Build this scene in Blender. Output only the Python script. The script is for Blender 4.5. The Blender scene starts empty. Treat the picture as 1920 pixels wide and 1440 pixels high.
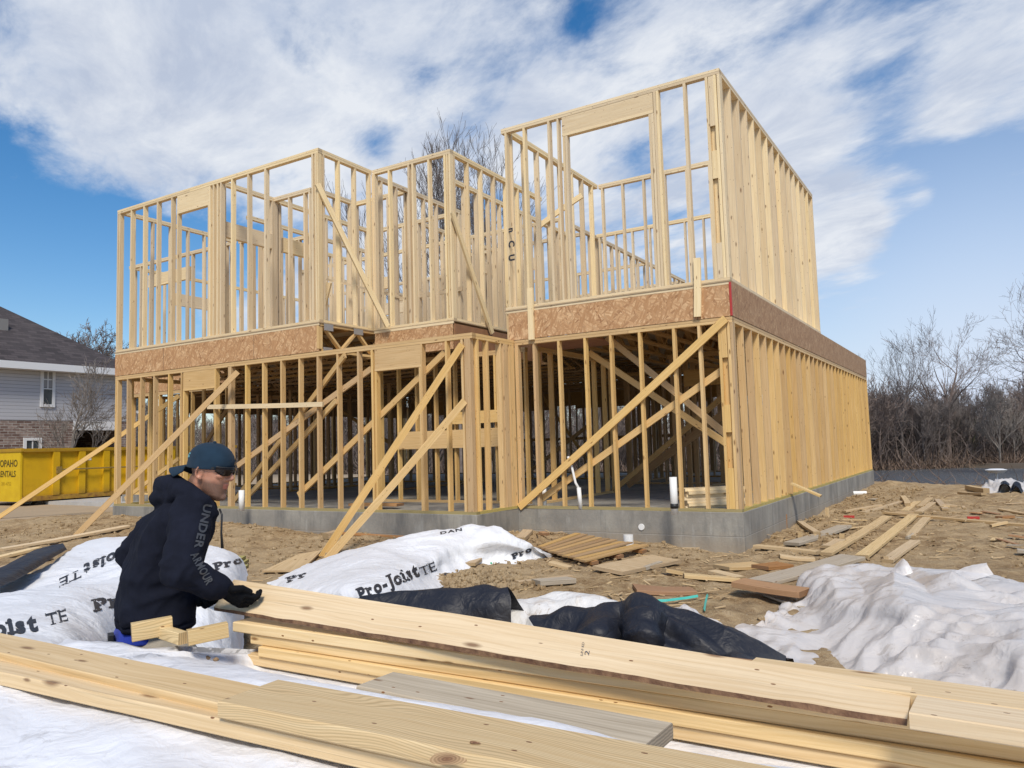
import bpy, bmesh, math, random
import numpy as np
from mathutils import Vector, Matrix, noise
from mathutils.bvhtree import BVHTree
R = random.Random(7)
COL = bpy.context.scene.collection
SC = bpy.context.scene
# ------------------------------------------------------------------ camera (solved from the building's edges)
CF, CX, CY = 1448.2, 960.0, 720.0
CP = Vector((2.6658, -9.7455, 0.8951))
FW = Vector((-0.52033, 0.85010, 0.08118)); RT = Vector((0.85132, 0.52385, -0.02903)); UPV = Vector((0.06720, -0.05400, 0.99628))
def ray(x, y): return FW*CF + RT*(x-CX) - UPV*(y-CY)
def on(x, y, ax, v):
    d = ray(x, y); return CP + d*((v-CP[ax])/d[ax])
def onz(x, y, z): return on(x, y, 2, z)
def ony(x, y, v): return on(x, y, 1, v)
def onx(x, y, v): return on(x, y, 0, v)
def atd(x, y, D): return CP + ray(x, y)*(D/CF)
def px(p):
    d = Vector(p)-CP; z = d.dot(FW); return (CX+CF*d.dot(RT)/z, CY-CF*d.dot(UPV)/z)
cam = bpy.data.cameras.new('camera'); camo = bpy.data.objects.new('camera', cam); COL.objects.link(camo)
m = Matrix((RT, UPV, -FW)).transposed().to_4x4(); m.translation = CP; camo.matrix_world = m
cam.sensor_width = 36; cam.lens = CF/1920*36; cam.clip_start = .05; cam.clip_end = 3000
SC.camera = camo
# ------------------------------------------------------------------ node helpers
def new_mat(name):
    M = bpy.data.materials.new(name); M.use_nodes = True; nt = M.node_tree; nt.nodes.clear()
    out = nt.nodes.new('ShaderNodeOutputMaterial'); b = nt.nodes.new('ShaderNodeBsdfPrincipled')
    nt.links.new(b.outputs[0], out.inputs[0]); return M, nt, b
class NB:
    def __init__(s, nt): s.nt = nt
    def n(s, t, ins=None, **kw):
        nd = s.nt.nodes.new('ShaderNode'+t)
        for k, v in kw.items(): setattr(nd, k, v)
        for k, v in (ins or {}).items():
            i = nd.inputs[k]
            if isinstance(v, bpy.types.NodeSocket): s.nt.links.new(v, i)
            else: i.default_value = v
        return nd
    def math(s, op, a, b=0.0, c=0.0, clamp=False):
        nd = s.n('Math', {0: a, 1: b, 2: c}, operation=op); nd.use_clamp = clamp; return nd.outputs[0]
    def vm(s, op, a, b=(0, 0, 0)): return s.n('VectorMath', {0: a, 1: b}, operation=op).outputs[0]
    def mix(s, f, a, b, bt='MIX'):
        nd = s.n('Mix', data_type='RGBA', blend_type=bt)
        for i, v in ((0, f), (6, a), (7, b)):
            if isinstance(v, bpy.types.NodeSocket): s.nt.links.new(v, nd.inputs[i])
            else: nd.inputs[i].default_value = v if i == 0 else (*v[:3], 1)
        return nd.outputs[2]
    def ramp(s, f, stops, interp='LINEAR'):
        nd = s.n('ValToRGB', {0: f}); cr = nd.color_ramp; cr.interpolation = interp
        while len(cr.elements) < len(stops): cr.elements.new(.5)
        for e, (p, c) in zip(cr.elements, stops):
            e.position = p; e.color = (*c, 1) if isinstance(c, tuple) else (c, c, c, 1)
        return nd.outputs[0]
    def mr(s, v, a, b, c=0.0, d=1.0): return s.n('MapRange', {0: v, 1: a, 2: b, 3: c, 4: d}).outputs[0]
    def bump(s, h, st, dist=.01): return s.n('Bump', {'Height': h, 'Strength': st, 'Distance': dist}).outputs[0]
    def noise(s, v, sc, det=4, rough=.55, dist=0.): return s.n('TexNoise', {'Vector': v, 'Scale': sc, 'Detail': det, 'Roughness': rough, 'Distortion': dist}).outputs[0]
def link(nt, a, b): nt.links.new(a, b)
def wood(name, light, dark, knots=1.0, wet=.35, rough=.62, grain=1.0, stain=None):
    M, nt, b = new_mat(name); N = NB(nt)
    uv = N.n('UVMap').outputs[0]
    tint = N.n('Attribute', attribute_name='tint').outputs['Fac']
    rnd = N.n('ObjectInfo').outputs['Random']
    off = N.n('CombineXYZ', {0: N.math('MULTIPLY', rnd, 37.), 1: N.math('MULTIPLY', rnd, 11.)}).outputs[0]
    v = N.vm('ADD', uv, off)
    warp = N.noise(N.vm('MULTIPLY', v, (1.2, 5, 1)), 1., 2)
    sx = N.n('SeparateXYZ', {0: v}).outputs
    yy = N.math('ADD', sx[1], N.math('MULTIPLY', N.math('SUBTRACT', warp, .5), (.22 if grain > 1 else .09)))
    p = N.n('CombineXYZ', {0: N.math('MULTIPLY', sx[0], 1.6), 1: N.math('MULTIPLY', yy, 75.)}).outputs[0]
    g = N.noise(p, 1., 4, .6)
    g2 = N.noise(N.vm('MULTIPLY', v, (3., 320., 1.)), 1., 2, .7)
    g = N.math('ADD', N.math('MULTIPLY', g, .8), N.math('MULTIPLY', g2, .2))
    col = N.mix(N.mr(g, .38, .68), light, dark)
    if grain > 1:
        wv = N.n('TexWave', {'Vector': N.n('CombineXYZ', {0: N.math('MULTIPLY', sx[0], .9), 1: N.math('MULTIPLY', yy, 22.)}).outputs[0], 'Scale': 1.9, 'Distortion': 7.0, 'Detail': 2.0, 'Detail Scale': .35}, wave_type='BANDS', bands_direction='Y').outputs['Fac']
        col = N.mix(N.math('MULTIPLY', N.mr(wv, .5, 1.), .6), col, tuple(c*.62 for c in dark))
    # knots
    kv = N.vm('MULTIPLY', v, (2.6, 8.5, 1.))
    vo = N.n('TexVoronoi', {'Vector': kv, 'Scale': 1., 'Randomness': 1.}, voronoi_dimensions='2D')
    kr = N.n('SeparateColor', {0: vo.outputs['Color']}).outputs
    r0 = N.mr(kr[0], .45, 1., 0., .13*knots)
    kd = N.n('MapRange', {0: vo.outputs['Distance'], 1: N.math('MULTIPLY', r0, .35), 2: r0, 3: 1., 4: 0.}).outputs[0]
    kd = N.math('MULTIPLY', kd, N.math('GREATER_THAN', kr[0], .5))
    col = N.mix(N.math('MULTIPLY', kd, .8), col, (.16, .07, .03))
    pin = N.n('TexVoronoi', {'Vector': N.vm('MULTIPLY', v, (9., 22., 1.)), 'Scale': 1.}, voronoi_dimensions='2D')
    pr_ = N.n('SeparateColor', {0: pin.outputs['Color']}).outputs
    col = N.mix(N.math('MULTIPLY', N.math('LESS_THAN', pin.outputs['Distance'], .06), N.math('GREATER_THAN', pr_[1], .88)), col, (.20, .09, .04))
    strk = N.noise(N.vm('MULTIPLY', v, (.9, 130., 1.)), 1., 3, .7)
    col = N.mix(N.mr(strk, .56, .72, 0., .55), col, tuple(c*.55 for c in dark))
    big = N.noise(N.vm('MULTIPLY', v, (.8, 2.5, 1.)), 1., 3)
    col = N.mix(N.mr(big, .5, .75, 0., .25), col, stain or tuple(c*.72 for c in dark))
    tt = N.math('ADD', N.math('MULTIPLY', tint, .6), N.math('MULTIPLY', rnd, .4))
    hs = N.n('HueSaturation', {'Hue': N.mr(tt, 0., 1., .494, .505), 'Saturation': N.mr(rnd, 0., 1., .98, 1.2), 'Value': N.mr(tt, 0., 1., .74, 1.15), 'Color': col}).outputs[0]
    en = N.n('Attribute', attribute_name='endgrain').outputs['Fac']
    rings = N.n('TexWave', {'Vector': N.vm('MULTIPLY', v, (1., 1., 1.)), 'Scale': 38., 'Distortion': 3.}, wave_type='RINGS').outputs['Fac']
    ecol = N.mix(rings, tuple(c*.9 for c in dark), tuple(c*.55 for c in dark))
    c = N.mix(en, hs, ecol)
    link(nt, c, b.inputs['Base Color']); b.inputs['Roughness'].default_value = rough
    b.inputs['Specular IOR Level'].default_value = .3
    link(nt, N.bump(g, .25, .0015), b.inputs['Normal'])
    return M
MW1 = wood('golden_framing_lumber', (.76, .55, .30), (.62, .41, .19), 1.0)
MW2 = wood('pale_framing_lumber', (.84, .70, .48), (.72, .56, .35), 1.0)
MWF = wood('fresh_pine_board', (.82, .66, .44), (.68, .50, .29), .9, rough=.5)
MWG = wood('strong_grain_pine', (.80, .63, .37), (.68, .49, .25), .9, grain=2., rough=.5)
MWP = wood('pile_board', (.76, .58, .35), (.60, .42, .22), 1., rough=.55)
MWD = wood('shade_toned_interior_lumber', (.44, .29, .15), (.32, .20, .095), .8)  # darker copy of the framing lumber, interior shade put into its colour
MWX = wood('weathered_board', (.58, .51, .40), (.38, .32, .24), .8, rough=.8)
MWR = wood('reddish_board', (.45, .27, .15), (.33, .18, .09), .8, rough=.7)
MWT = wood('treated_board', (.46, .42, .20), (.33, .30, .12), .5)
MWL = wood('debris_board', (.66, .51, .32), (.50, .36, .20), .9, rough=.75)
def plain(name, col, rough=.6, metal=0., spec=.5, nz=None, bump=0., bs=40, emis=None):
    M, nt, b = new_mat(name); N = NB(nt)
    b.inputs['Roughness'].default_value = rough; b.inputs['Metallic'].default_value = metal
    b.inputs['Specular IOR Level'].default_value = spec
    co = N.n('TexCoord').outputs['Object']
    if nz:
        f = N.noise(co, nz[0], 5, .6)
        link(nt, N.mix(N.mr(f, .3, .7), col, nz[1]), b.inputs['Base Color'])
    else: b.inputs['Base Color'].default_value = (*col, 1)
    if bump: link(nt, N.bump(N.noise(co, bs, 4), bump, .01), b.inputs['Normal'])
    return M
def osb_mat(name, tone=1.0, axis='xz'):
    M, nt, b = new_mat(name); N = NB(nt)
    co = N.n('TexCoord').outputs['Object']; s = N.n('SeparateXYZ', {0: co}).outputs
    u = N.math('ADD', s[0], s[1]); v = s[2]
    p = N.n('CombineXYZ', {0: u, 1: v}).outputs[0]
    nz = N.n('TexNoise', {'Vector': p, 'Scale': 3.}).outputs['Color']
    p = N.vm('ADD', p, N.vm('SCALE', nz)) if 0 else p
    col = None
    cols = [(.53, .30, .14), (.76, .51, .28), (.33, .16, .065), (.63, .38, .19), (.45, .24, .105)]
    for i, (ang, sc) in enumerate(((12, 19.), (72, 20.), (-38, 18.), (38, 20.), (-70, 21.))):
        q = N.n('VectorRotate', {'Vector': N.vm('ADD', p, (i*3.1, i*1.7, 0)), 'Angle': math.radians(ang)}, rotation_type='Z_AXIS').outputs[0]
        q = N.vm('MULTIPLY', q, (.42, 2.3, 1))
        vo = N.n('TexVoronoi', {'Vector': q, 'Scale': sc, 'Randomness': 1.}, voronoi_dimensions='2D')
        r = N.n('SeparateColor', {0: vo.outputs['Color']}).outputs
        c = N.ramp(r[0], [(0., tuple(k*tone for k in cols[i])), (1., tuple(k*tone for k in cols[(i+1) % 5]))])
        col = c if col is None else N.mix(N.math('GREATER_THAN', r[1], .68), col, c)
    seam = N.math('LESS_THAN', N.math('ABSOLUTE', N.math('SUBTRACT', N.math('FRACT', N.math('DIVIDE', u, 2.44)), .5)), .0018); col = N.mix(seam, col, (.06, .03, .02))
    f = N.noise(co, 60., 3)
    col = N.mix(N.mr(f, .3, .7, 0., .25), col, (.30, .16, .08))
    link(nt, col, b.inputs['Base Color']); b.inputs['Roughness'].default_value = .65
    return M
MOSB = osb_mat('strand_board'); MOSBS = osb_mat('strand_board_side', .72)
def concrete():
    M, nt, b = new_mat('concrete'); N = NB(nt)
    co = N.n('TexCoord').outputs['Object']; s = N.n('SeparateXYZ', {0: co}).outputs
    f = N.noise(co, 1.3, 6, .6); f2 = N.noise(N.vm('MULTIPLY', co, (6, 6, 1.2)), 1., 5, .65); f3 = N.noise(co, 30, 4)
    col = N.ramp(f, [(.3, (.20, .188, .165)), (.5, (.285, .268, .235)), (.7, (.38, .36, .31))])
    col = N.mix(N.mr(f2, .56, .70, 0., .6), col, (.46, .45, .41))
    col = N.mix(N.mr(N.noise(N.vm('MULTIPLY', co, (2.5, 2.5, .5)), 1., 6, .7), .50, .66, 0., .65), col, (.12, .12, .115))
    col = N.mix(N.mr(f3, .3, .8, 0., .2), col, (.14, .14, .14))
    # form joints
    u = N.math('ADD', s[0], s[1])
    ln = N.math('LESS_THAN', N.math('ABSOLUTE', N.math('ADD', s[2], .30)), .004)
    col = N.mix(N.math('MULTIPLY', ln, .7), col, (.10, .10, .10))
    col = N.mix(N.math('MULTIPLY', N.math('LESS_THAN', N.math('ABSOLUTE', N.math('ADD', s[2], .308)), .004), .6), col, (.45, .44, .41))
    low = N.mr(N.math('ADD', s[2], N.math('MULTIPLY', f2, .25)), -.30, -.10, .5, 0.)
    col = N.mix(low, col, (.33, .26, .18))
    link(nt, col, b.inputs['Base Color']); b.inputs['Roughness'].default_value = .8
    link(nt, N.bump(N.math('ADD', f3, N.math('MULTIPLY', f2, .6)), .35, .01), b.inputs['Normal'])
    return M
MCON = concrete()
def tarp_mat(name, col, dirt, dirt_amt=.3, rough=.45, wr=1., fine=1.):
    M, nt, b = new_mat(name); N = NB(nt)
    co = N.n('TexCoord').outputs['Object']
    f = N.noise(co, 2.3, 6, .65, .4); f4 = N.noise(co, 9., 5, .7, 1.)
    c = N.mix(N.mr(f, .50, .72, 0., dirt_amt), col, dirt)
    c = N.mix(N.mr(f4, .60, .70, 0., dirt_amt*.9), c, tuple(k*.6 for k in dirt))
    sm = N.noise(N.vm('MULTIPLY', co, (5., 14., 8.)), 1., 6, .75, .8); c = N.mix(N.math('MULTIPLY', N.mr(sm, .60, .68), N.mr(f, .5, .6, 0., dirt_amt*1.4)), c, tuple(k*.45 for k in dirt))
    link(nt, c, b.inputs['Base Color'])
    rg = N.math('SUBTRACT', 1., N.math('ABSOLUTE', N.math('MULTIPLY', N.math('SUBTRACT', N.noise(co, 3.2, 4, .5, .9), .5), 5.)))
    rg2 = N.math('SUBTRACT', 1., N.math('ABSOLUTE', N.math('MULTIPLY', N.math('SUBTRACT', N.noise(co, 11., 3, .5, .7), .5), 5.)))
    h = N.math('ADD', rg, N.math('MULTIPLY', rg2, .35*fine))
    link(nt, N.bump(h, .45*wr, .02), b.inputs['Normal'])
    b.inputs['Roughness'].default_value = rough; b.inputs['Specular IOR Level'].default_value = .4
    return M
MTW = tarp_mat('white_woven_wrap', (.78, .79, .81), (.50, .47, .43), .28, wr=.8)
MTF = tarp_mat('white_cover_sheet', (.78, .79, .82), (.42, .39, .36), .38, wr=.6)
MTB = tarp_mat('black_wrap', (.012, .014, .022), (.09, .085, .08), .45, rough=.55, wr=1.)
MTP = tarp_mat('cloudy_plastic', (.72, .69, .67), (.54, .45, .37), .5, rough=.3, wr=.8, fine=.6)
MTP.node_tree.nodes['Principled BSDF'].inputs['Alpha'].default_value = .78
MINK = plain('black_ink', (.02, .022, .03), .6)
MINKG = plain('grey_ink', (.10, .10, .11), .5)
MPVC = plain('white_pipe', (.78, .78, .76), .35)
MBLK = plain('black_rubber', (.015, .015, .016), .5)
MTEAL = plain('teal_strap', (.08, .50, .42), .4)
MRED = plain('red_plastic', (.45, .04, .03), .5)
MSTEEL = plain('galvanised_steel', (.45, .47, .50), .45, .7)
MWHT = plain('white_trim', (.72, .73, .74), .5)
MSOIL = None
# ------------------------------------------------------------------ mesh builder with grain coordinates
class MB:
    def __init__(s): s.v = []; s.f = []; s.uv = []; s.t = []; s.e = []; s.mi = []; s.smooth = False
    def face(s, idx, uvs, t=.5, e=0., mi=0): s.f.append(idx); s.uv.extend(uvs); s.t.append(t); s.e.append(e); s.mi.append(mi)
    def board(s, A, B, wdir, w, th, tint=None, seg=1, bow=0., mi=0, twist=0., ch=0., bowz=0.):
        """box from A to B (centre line); w along wdir, th along the third axis"""
        A = Vector(A); B = Vector(B); ax = (B-A); L = ax.length; ax.normalize()
        wd = Vector(wdir); wd = (wd-ax*wd.dot(ax)).normalized(); td = ax.cross(wd)
        t = R.random() if tint is None else tint; uo = R.random()*50; vo = R.random()*20
        if ch > 0:
            c = ch
            prof = [(-w/2+c, -th/2), (w/2-c, -th/2), (w/2, -th/2+c), (w/2, th/2-c), (w/2-c, th/2), (-w/2+c, th/2), (-w/2, th/2-c), (-w/2, -th/2+c)]
        else: prof = [(-w/2, -th/2), (w/2, -th/2), (w/2, th/2), (-w/2, th/2)]
        n = len(prof); b0 = len(s.v)
        per = [0.]
        for i in range(n):
            a, b = prof[i], prof[(i+1) % n]; per.append(per[-1]+math.hypot(b[0]-a[0], b[1]-a[1]))
        for k in range(seg+1):
            f = k/seg; o = A+ax*L*f + wd*bow*math.sin(f*math.pi) + td*bowz*math.sin(f*math.pi)
            ca, sa = math.cos(twist*f), math.sin(twist*f)
            for (p, q) in prof: s.v.append(o+wd*(p*ca-q*sa)+td*(p*sa+q*ca))
        for k in range(seg):
            for i in range(n):
                j = (i+1) % n; a = b0+k*n
                u0, u1 = uo+L*k/seg, uo+L*(k+1)/seg; v0, v1 = vo+per[i], vo+per[i+1]
                s.face((a+i, a+j, a+n+j, a+n+i), [(u0, v0), (u0, v1), (u1, v1), (u1, v0)], t, 0., mi)
        s.face(tuple(b0+i for i in reversed(range(n))), [(p[0]+vo, p[1]) for p in reversed(prof)], t, 1., mi)
        e = b0+seg*n; s.face(tuple(e+i for i in range(n)), [(p[0]+vo, p[1]) for p in prof], t, 1., mi)
        return s
    def box(s, lo, hi, mi=0, t=.5):
        lo = Vector(lo); hi = Vector(hi); c = (lo+hi)/2; d = hi-lo
        ax = max(range(3), key=lambda i: d[i]); A = c.copy(); B = c.copy(); A[ax] = lo[ax]; B[ax] = hi[ax]
        o = [i for i in range(3) if i != ax]; wd = Vector((0, 0, 0)); wd[o[0]] = 1
        return s.board(A, B, wd, d[o[0]], d[o[1]], t, mi=mi)
    def tube(s, pts, rad, n=8, mi=0, cap=True, t=.5):
        pts = [Vector(p) for p in pts]; rad = rad if isinstance(rad, (list, tuple)) else [rad]*len(pts)
        b0 = len(s.v); ref = None
        for i, p in enumerate(pts):
            d = (pts[min(i+1, len(pts)-1)]-pts[max(i-1, 0)]).normalized()
            if ref is None: ref = d.orthogonal().normalized()
            ref = (ref-d*ref.dot(d)).normalized(); o = d.cross(ref)
            for k in range(n):
                a = 2*math.pi*k/n; s.v.append(p+(ref*math.cos(a)+o*math.sin(a))*rad[i])
        for i in range(len(pts)-1):
            for k in range(n):
                a = b0+i*n; k2 = (k+1) % n
                s.face((a+k, a+k2, a+n+k2, a+n+k), [(i, k), (i, k+1), (i+1, k+1), (i+1, k)], t, 0., mi)
        if cap:
            s.face(tuple(b0+k for k in reversed(range(n))), [(0, 0)]*n, t, 0., mi)
            e = b0+(len(pts)-1)*n; s.face(tuple(e+k for k in range(n)), [(0, 0)]*n, t, 0., mi)
        return s
    def quad(s, ps, mi=0, t=.5, uvs=None):
        b = len(s.v); s.v += [Vector(p) for p in ps]; n = len(ps)
        s.face(tuple(range(b, b+n)), uvs or [(p[0], p[2]) for p in ps], t, 0., mi); return s
    def build(s, name, mats, parent=None, origin=None, smooth=False):
        if origin is None:
            lo = [min(v[i] for v in s.v) for i in range(3)]; hi = [max(v[i] for v in s.v) for i in range(3)]
            origin = Vector(((lo[0]+hi[0])/2, (lo[1]+hi[1])/2, lo[2]))
        origin = Vector(origin)
        me = bpy.data.meshes.new(name)
        me.from_pydata([tuple(v-origin) for v in s.v], [], s.f)
        uv = me.uv_layers.new(name='UVMap'); uv.data.foreach_set('uv', [c for p in s.uv for c in p])
        for nm, arr in (('tint', s.t), ('endgrain', s.e)):
            a = me.attributes.new(nm, 'FLOAT', 'FACE'); a.data.foreach_set('value', arr)
        mats = mats if isinstance(mats, (list, tuple)) else [mats]
        for m_ in mats: me.materials.append(m_)
        me.polygons.foreach_set('material_index', s.mi)
        if smooth or s.smooth: me.polygons.foreach_set('use_smooth', [True]*len(s.f))
        me.update()
        return place(bpy.data.objects.new(name, me), origin, parent)
def place(o, origin, parent):
    COL.objects.link(o); o.location = origin
    if parent:
        o.parent = parent
        po = Vector((0, 0, 0)); q = parent
        while q: po += q.location; q = q.parent
        o.location = Vector(origin)-po
    return o
def empty(name, loc, parent=None):
    o = bpy.data.objects.new(name, None); o.empty_display_size = .2; return place(o, Vector(loc), parent)
def tag(o, label=None, cat=None, group=None, kind=None):
    if label: o['label'] = label
    if cat: o['category'] = cat
    if group: o['group'] = group
    if kind: o['kind'] = kind
    return o
Z = Vector((0, 0, 1)); X = Vector((1, 0, 0)); Y = Vector((0, 1, 0))
# ------------------------------------------------------------------ ground
GC = [(0, -.2, -.49), (-2, -.3, -.42), (-3.3, -.2, -.36), (-3.2, -1.3, -.31), (-5, -1.4, -.36), (-8, -1.4, -.28), (-11.6, -1.4, -.23), (0.3, 12.8, -.38), (.3, 6, -.43), (.3, 3, -.46),
      (2.67, -9.7, -.60), (-1, -6, -.52), (6, 0, -.50), (8, 8, -.42), (-18, 0, -.25), (-8, -8, -.5), (12, -4, -.55), (2, -4, -.52), (-4, -4, -.45), (-26, 6, -.25), (-20, 14, -.3), (14, 6, -.5), (-8, -4, -.36), (-12, -4, -.33)]
SHORE = [(-90, 26), (-30, 22), (-16, 19.5), (-6, 16.6), (0, 14.3), (3.4, 11.6), (7, 9.6), (14, 6.5), (40, -4), (90, -20)]
def shore_y(x):
    for (a, b), (c, d) in zip(SHORE, SHORE[1:]):
        if x <= c: return b+(d-b)*(x-a)/(c-a)
    return SHORE[-1][1]
WATER = -1.75
def ground_base(x, y):
    x = np.asarray(x, float); y = np.asarray(y, float); sw = 0; sz = 0
    for (a, b, z) in GC:
        w = 1/((x-a)**2+(y-b)**2+.35)**1.5; sw = sw+w; sz = sz+w*z
    return sz/sw
def gnoise(x, y): # small relief
    p = Vector((x, y, 0))
    a = noise.fractal(p*.9, 1., 2., 3)*.035
    b = noise.fractal(p*4.5+Vector((3, 7, 0)), .9, 2., 4)*.030
    r = max(0, noise.noise(p*.55+Vector((9, 2, 1)))+.1)
    c = (1-abs(noise.noise(p*9.)))**3*.035*r
    return a+b+c
def soil_mound(x, y):
    h = 0
    # loose soil along the footing
    if -13 < x < .6 and -2.6 < y < .2:
        fy = -1.2 if x < -3.25 else -.05
        d = fy-y
        if 0 < d < 1.4 and x < -.3: h += .10*math.exp(-((d-.5)/.45)**2)*(0.5+noise.noise(Vector((x*1.1, y*1.1, 4))))
    if 0 < x < 1.6 and -1 < y < 13: h += .10*math.exp(-((x-.45)/.4)**2)*(0.35+noise.noise(Vector((x*1.2, y*1.2, 8))))
    for (cx, cy, r, hh) in MOUNDS: h += hh*math.exp(-((x-cx)**2+(y-cy)**2)/r**2)
    return h
_p = onz(905, 1095, -.42); _q = onz(420, 1010, -.3)
MOUNDS = [(_p.x, _p.y, .35, .13), (_q.x, _q.y, .8, .10)]
def gz(x, y): return float(ground_base(x, y))+gnoise(x, y)+soil_mound(x, y)
def bank(x, y, z):
    d = y-shore_y(x)
    if d > 0: z = z-(min(d, 6)/6)**.8*1.9
    return z
def grid_mesh(name, xs, ys, zf, mat, kind):
    nx, ny = len(xs), len(ys)
    XX, YY = np.meshgrid(xs, ys)
    base = ground_base(XX, YY)
    co = np.zeros((ny, nx, 3)); co[..., 0] = XX; co[..., 1] = YY
    for j in range(ny):
        for i in range(nx): co[j, i, 2] = zf(xs[i], ys[j], base[j, i])
    idx = np.arange(nx*ny).reshape(ny, nx)
    f = np.stack([idx[:-1, :-1], idx[:-1, 1:], idx[1:, 1:], idx[1:, :-1]], -1).reshape(-1, 4)
    me = bpy.data.meshes.new(name); me.from_pydata(co.reshape(-1, 3).tolist(), [], f.tolist())
    me.polygons.foreach_set('use_smooth', [True]*len(f)); me.materials.append(mat); me.update()
    o = bpy.data.objects.new(name, me); COL.objects.link(o); tag(o, kind=kind); return o
def dirt_mat():
    M, nt, b = new_mat('sandy_soil'); N = NB(nt)
    co = N.n('TexCoord').outputs['Object']
    f = N.noise(co, .7, 5, .6, .3); f2 = N.noise(co, 5., 8, .7, .5); f3 = N.noise(co, 38., 6, .75)
    col = N.ramp(f2, [(.28, (.12, .072, .034)), (.44, (.26, .17, .085)), (.57, (.40, .285, .155)), (.74, (.53, .41, .26))])
    col = N.mix(N.mr(f, .42, .62, 0., .7), col, (.43, .325, .195))
    col = N.mix(N.mr(f3, .55, .75, 0., .5), col, (.20, .13, .07))
    s1 = N.n('TexVoronoi', {'Vector': N.vm('MULTIPLY', N.vm('ADD', co, N.n('TexNoise', {'Vector': co, 'Scale': 6.}).outputs['Color']), (18., 60., 1.)), 'Scale': 1.}, voronoi_dimensions='2D').outputs['Distance']
    col = N.mix(N.math('MULTIPLY', N.math('LESS_THAN', s1, .16), .6), col, (.62, .52, .36))
    s2 = N.n('TexVoronoi', {'Vector': N.vm('MULTIPLY', N.vm('ADD', co, N.n('TexNoise', {'Vector': co, 'Scale': 4.}).outputs['Color']), (55., 14., 1.)), 'Scale': 1.}, voronoi_dimensions='2D').outputs['Distance']
    col = N.mix(N.math('MULTIPLY', N.math('LESS_THAN', s2, .15), .6), col, (.16, .10, .06))
    link(nt, col, b.inputs['Base Color']); b.inputs['Roughness'].default_value = .95
    b.inputs['Specular IOR Level'].default_value = .15
    h = N.math('ADD', N.math('MULTIPLY', f2, 1.2), N.math('MULTIPLY', f3, .45))
    link(nt, N.bump(h, .9, .035), b.inputs['Normal'])
    return M
MSOIL = dirt_mat()
def far_mat():
    M, nt, b = new_mat('leaf_litter'); N = NB(nt); co = N.n('TexCoord').outputs['Object']; s = N.n('SeparateXYZ', {0: co}).outputs
    f = N.noise(co, .5, 6, .7)
    near = N.n('VectorMath', {0: co, 1: (0, 0, 0)}, operation='LENGTH').outputs['Value']
    near = N.mr(near, 30., 45., 1., 0.)
    link(nt, N.mix(near, N.mix(f, (.055, .042, .03), (.13, .10, .07)), N.mix(f, (.30, .22, .14), (.44, .34, .22))), b.inputs['Base Color']); b.inputs['Roughness'].default_value = 1.; return M
MFAR = far_mat()
def g_fine(x, y, b): return bank(x, y, b+gnoise(x, y)+soil_mound(x, y))
def g_coarse(x, y, b):
    z = b+gnoise(x, y)*.6
    inside = -13.95 < x < 6.95 and -10.95 < y < 14.95
    z = bank(x, y, z) if y < shore_y(x)+8 else (-2.6 if y < shore_y(x)+44 else min(-1.35, -2.6+(y-shore_y(x)-44)*.3)+noise.noise(Vector((x*.1, y*.1, 0)))*.3)
    return z-(.25 if inside else 0)
grid_mesh('ground', np.linspace(-14, 7, 380), np.linspace(-11, 15, 430), g_fine, MSOIL, 'structure')
xs = np.concatenate([np.linspace(-900, -60, 22), np.linspace(-55, 55, 150), np.linspace(60, 900, 22)])
ys = np.concatenate([np.linspace(-400, -30, 8), np.linspace(-28, 90, 150), np.linspace(95, 1500, 20)])
grid_mesh('terrain', xs, ys, g_coarse, MFAR, 'structure')
def water():
    M, nt, b = new_mat('lake_water'); N = NB(nt)
    co = N.n('TexCoord').outputs['Object']
    b.inputs['Base Color'].default_value = (.10, .11, .12, 1); b.inputs['Roughness'].default_value = .22
    f = N.noise(N.vm('MULTIPLY', co, (1., 2.2, 1.)), 2.2, 6, .6)
    link(nt, N.bump(f, 1., .35), b.inputs['Normal'])
    mb = MB(); mb.quad([(-700, -60, WATER), (700, -60, WATER), (700, 400, WATER), (-700, 400, WATER)])
    tag(mb.build('lake_water', M), kind='structure')
water()
exec_parts = []
# ------------------------------------------------------------------ the framed house
H1, T, U = 2.47, 2.938, 5.741
XW1, XL, YF, YM = -3.243, -11.584, -1.101, .165
XA, XB, XC = -3.341, -4.452, -6.122
S, DP = .038, .089
house = empty('framed_house', (-6, 4, -.45))
tag(house, 'two storey house of bare timber framing with strand board rim on a concrete slab', 'house frame')
stud_n = [0]; rest = MB(); rest2 = MB()
def plate_mesh(axis, c, a, b, z0, z1, side, mat, lower=True, mat_low=None, DP=DP):
    """bottom plate and doubled top plate of one wall; c is the outer face coordinate, side = direction of thickness"""
    mb = MB(); cc = c+side*DP/2
    def P(u, z): return Vector((u, cc, z)) if axis == 'x' else Vector((cc, u, z))
    wd = Y if axis == 'x' else X
    mb.board(P(a, z1-S*.5), P(b, z1-S*.5), wd, DP-.001, S-.0012)
    cut = a+(b-a)*R.uniform(.4, .6)
    mb.board(P(a+.002, z1-S*1.5), P(cut, z1-S*1.5), wd, DP-.005, S-.0012)
    mb.board(P(cut+.004, z1-S*1.5), P(b-.002, z1-S*1.5), wd, DP-.005, S-.0012)
    lo = MB().board(P(a, z0+S*.5), P(b, z0+S*.5), wd, DP, S-.001)
    return mb, lo
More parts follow.
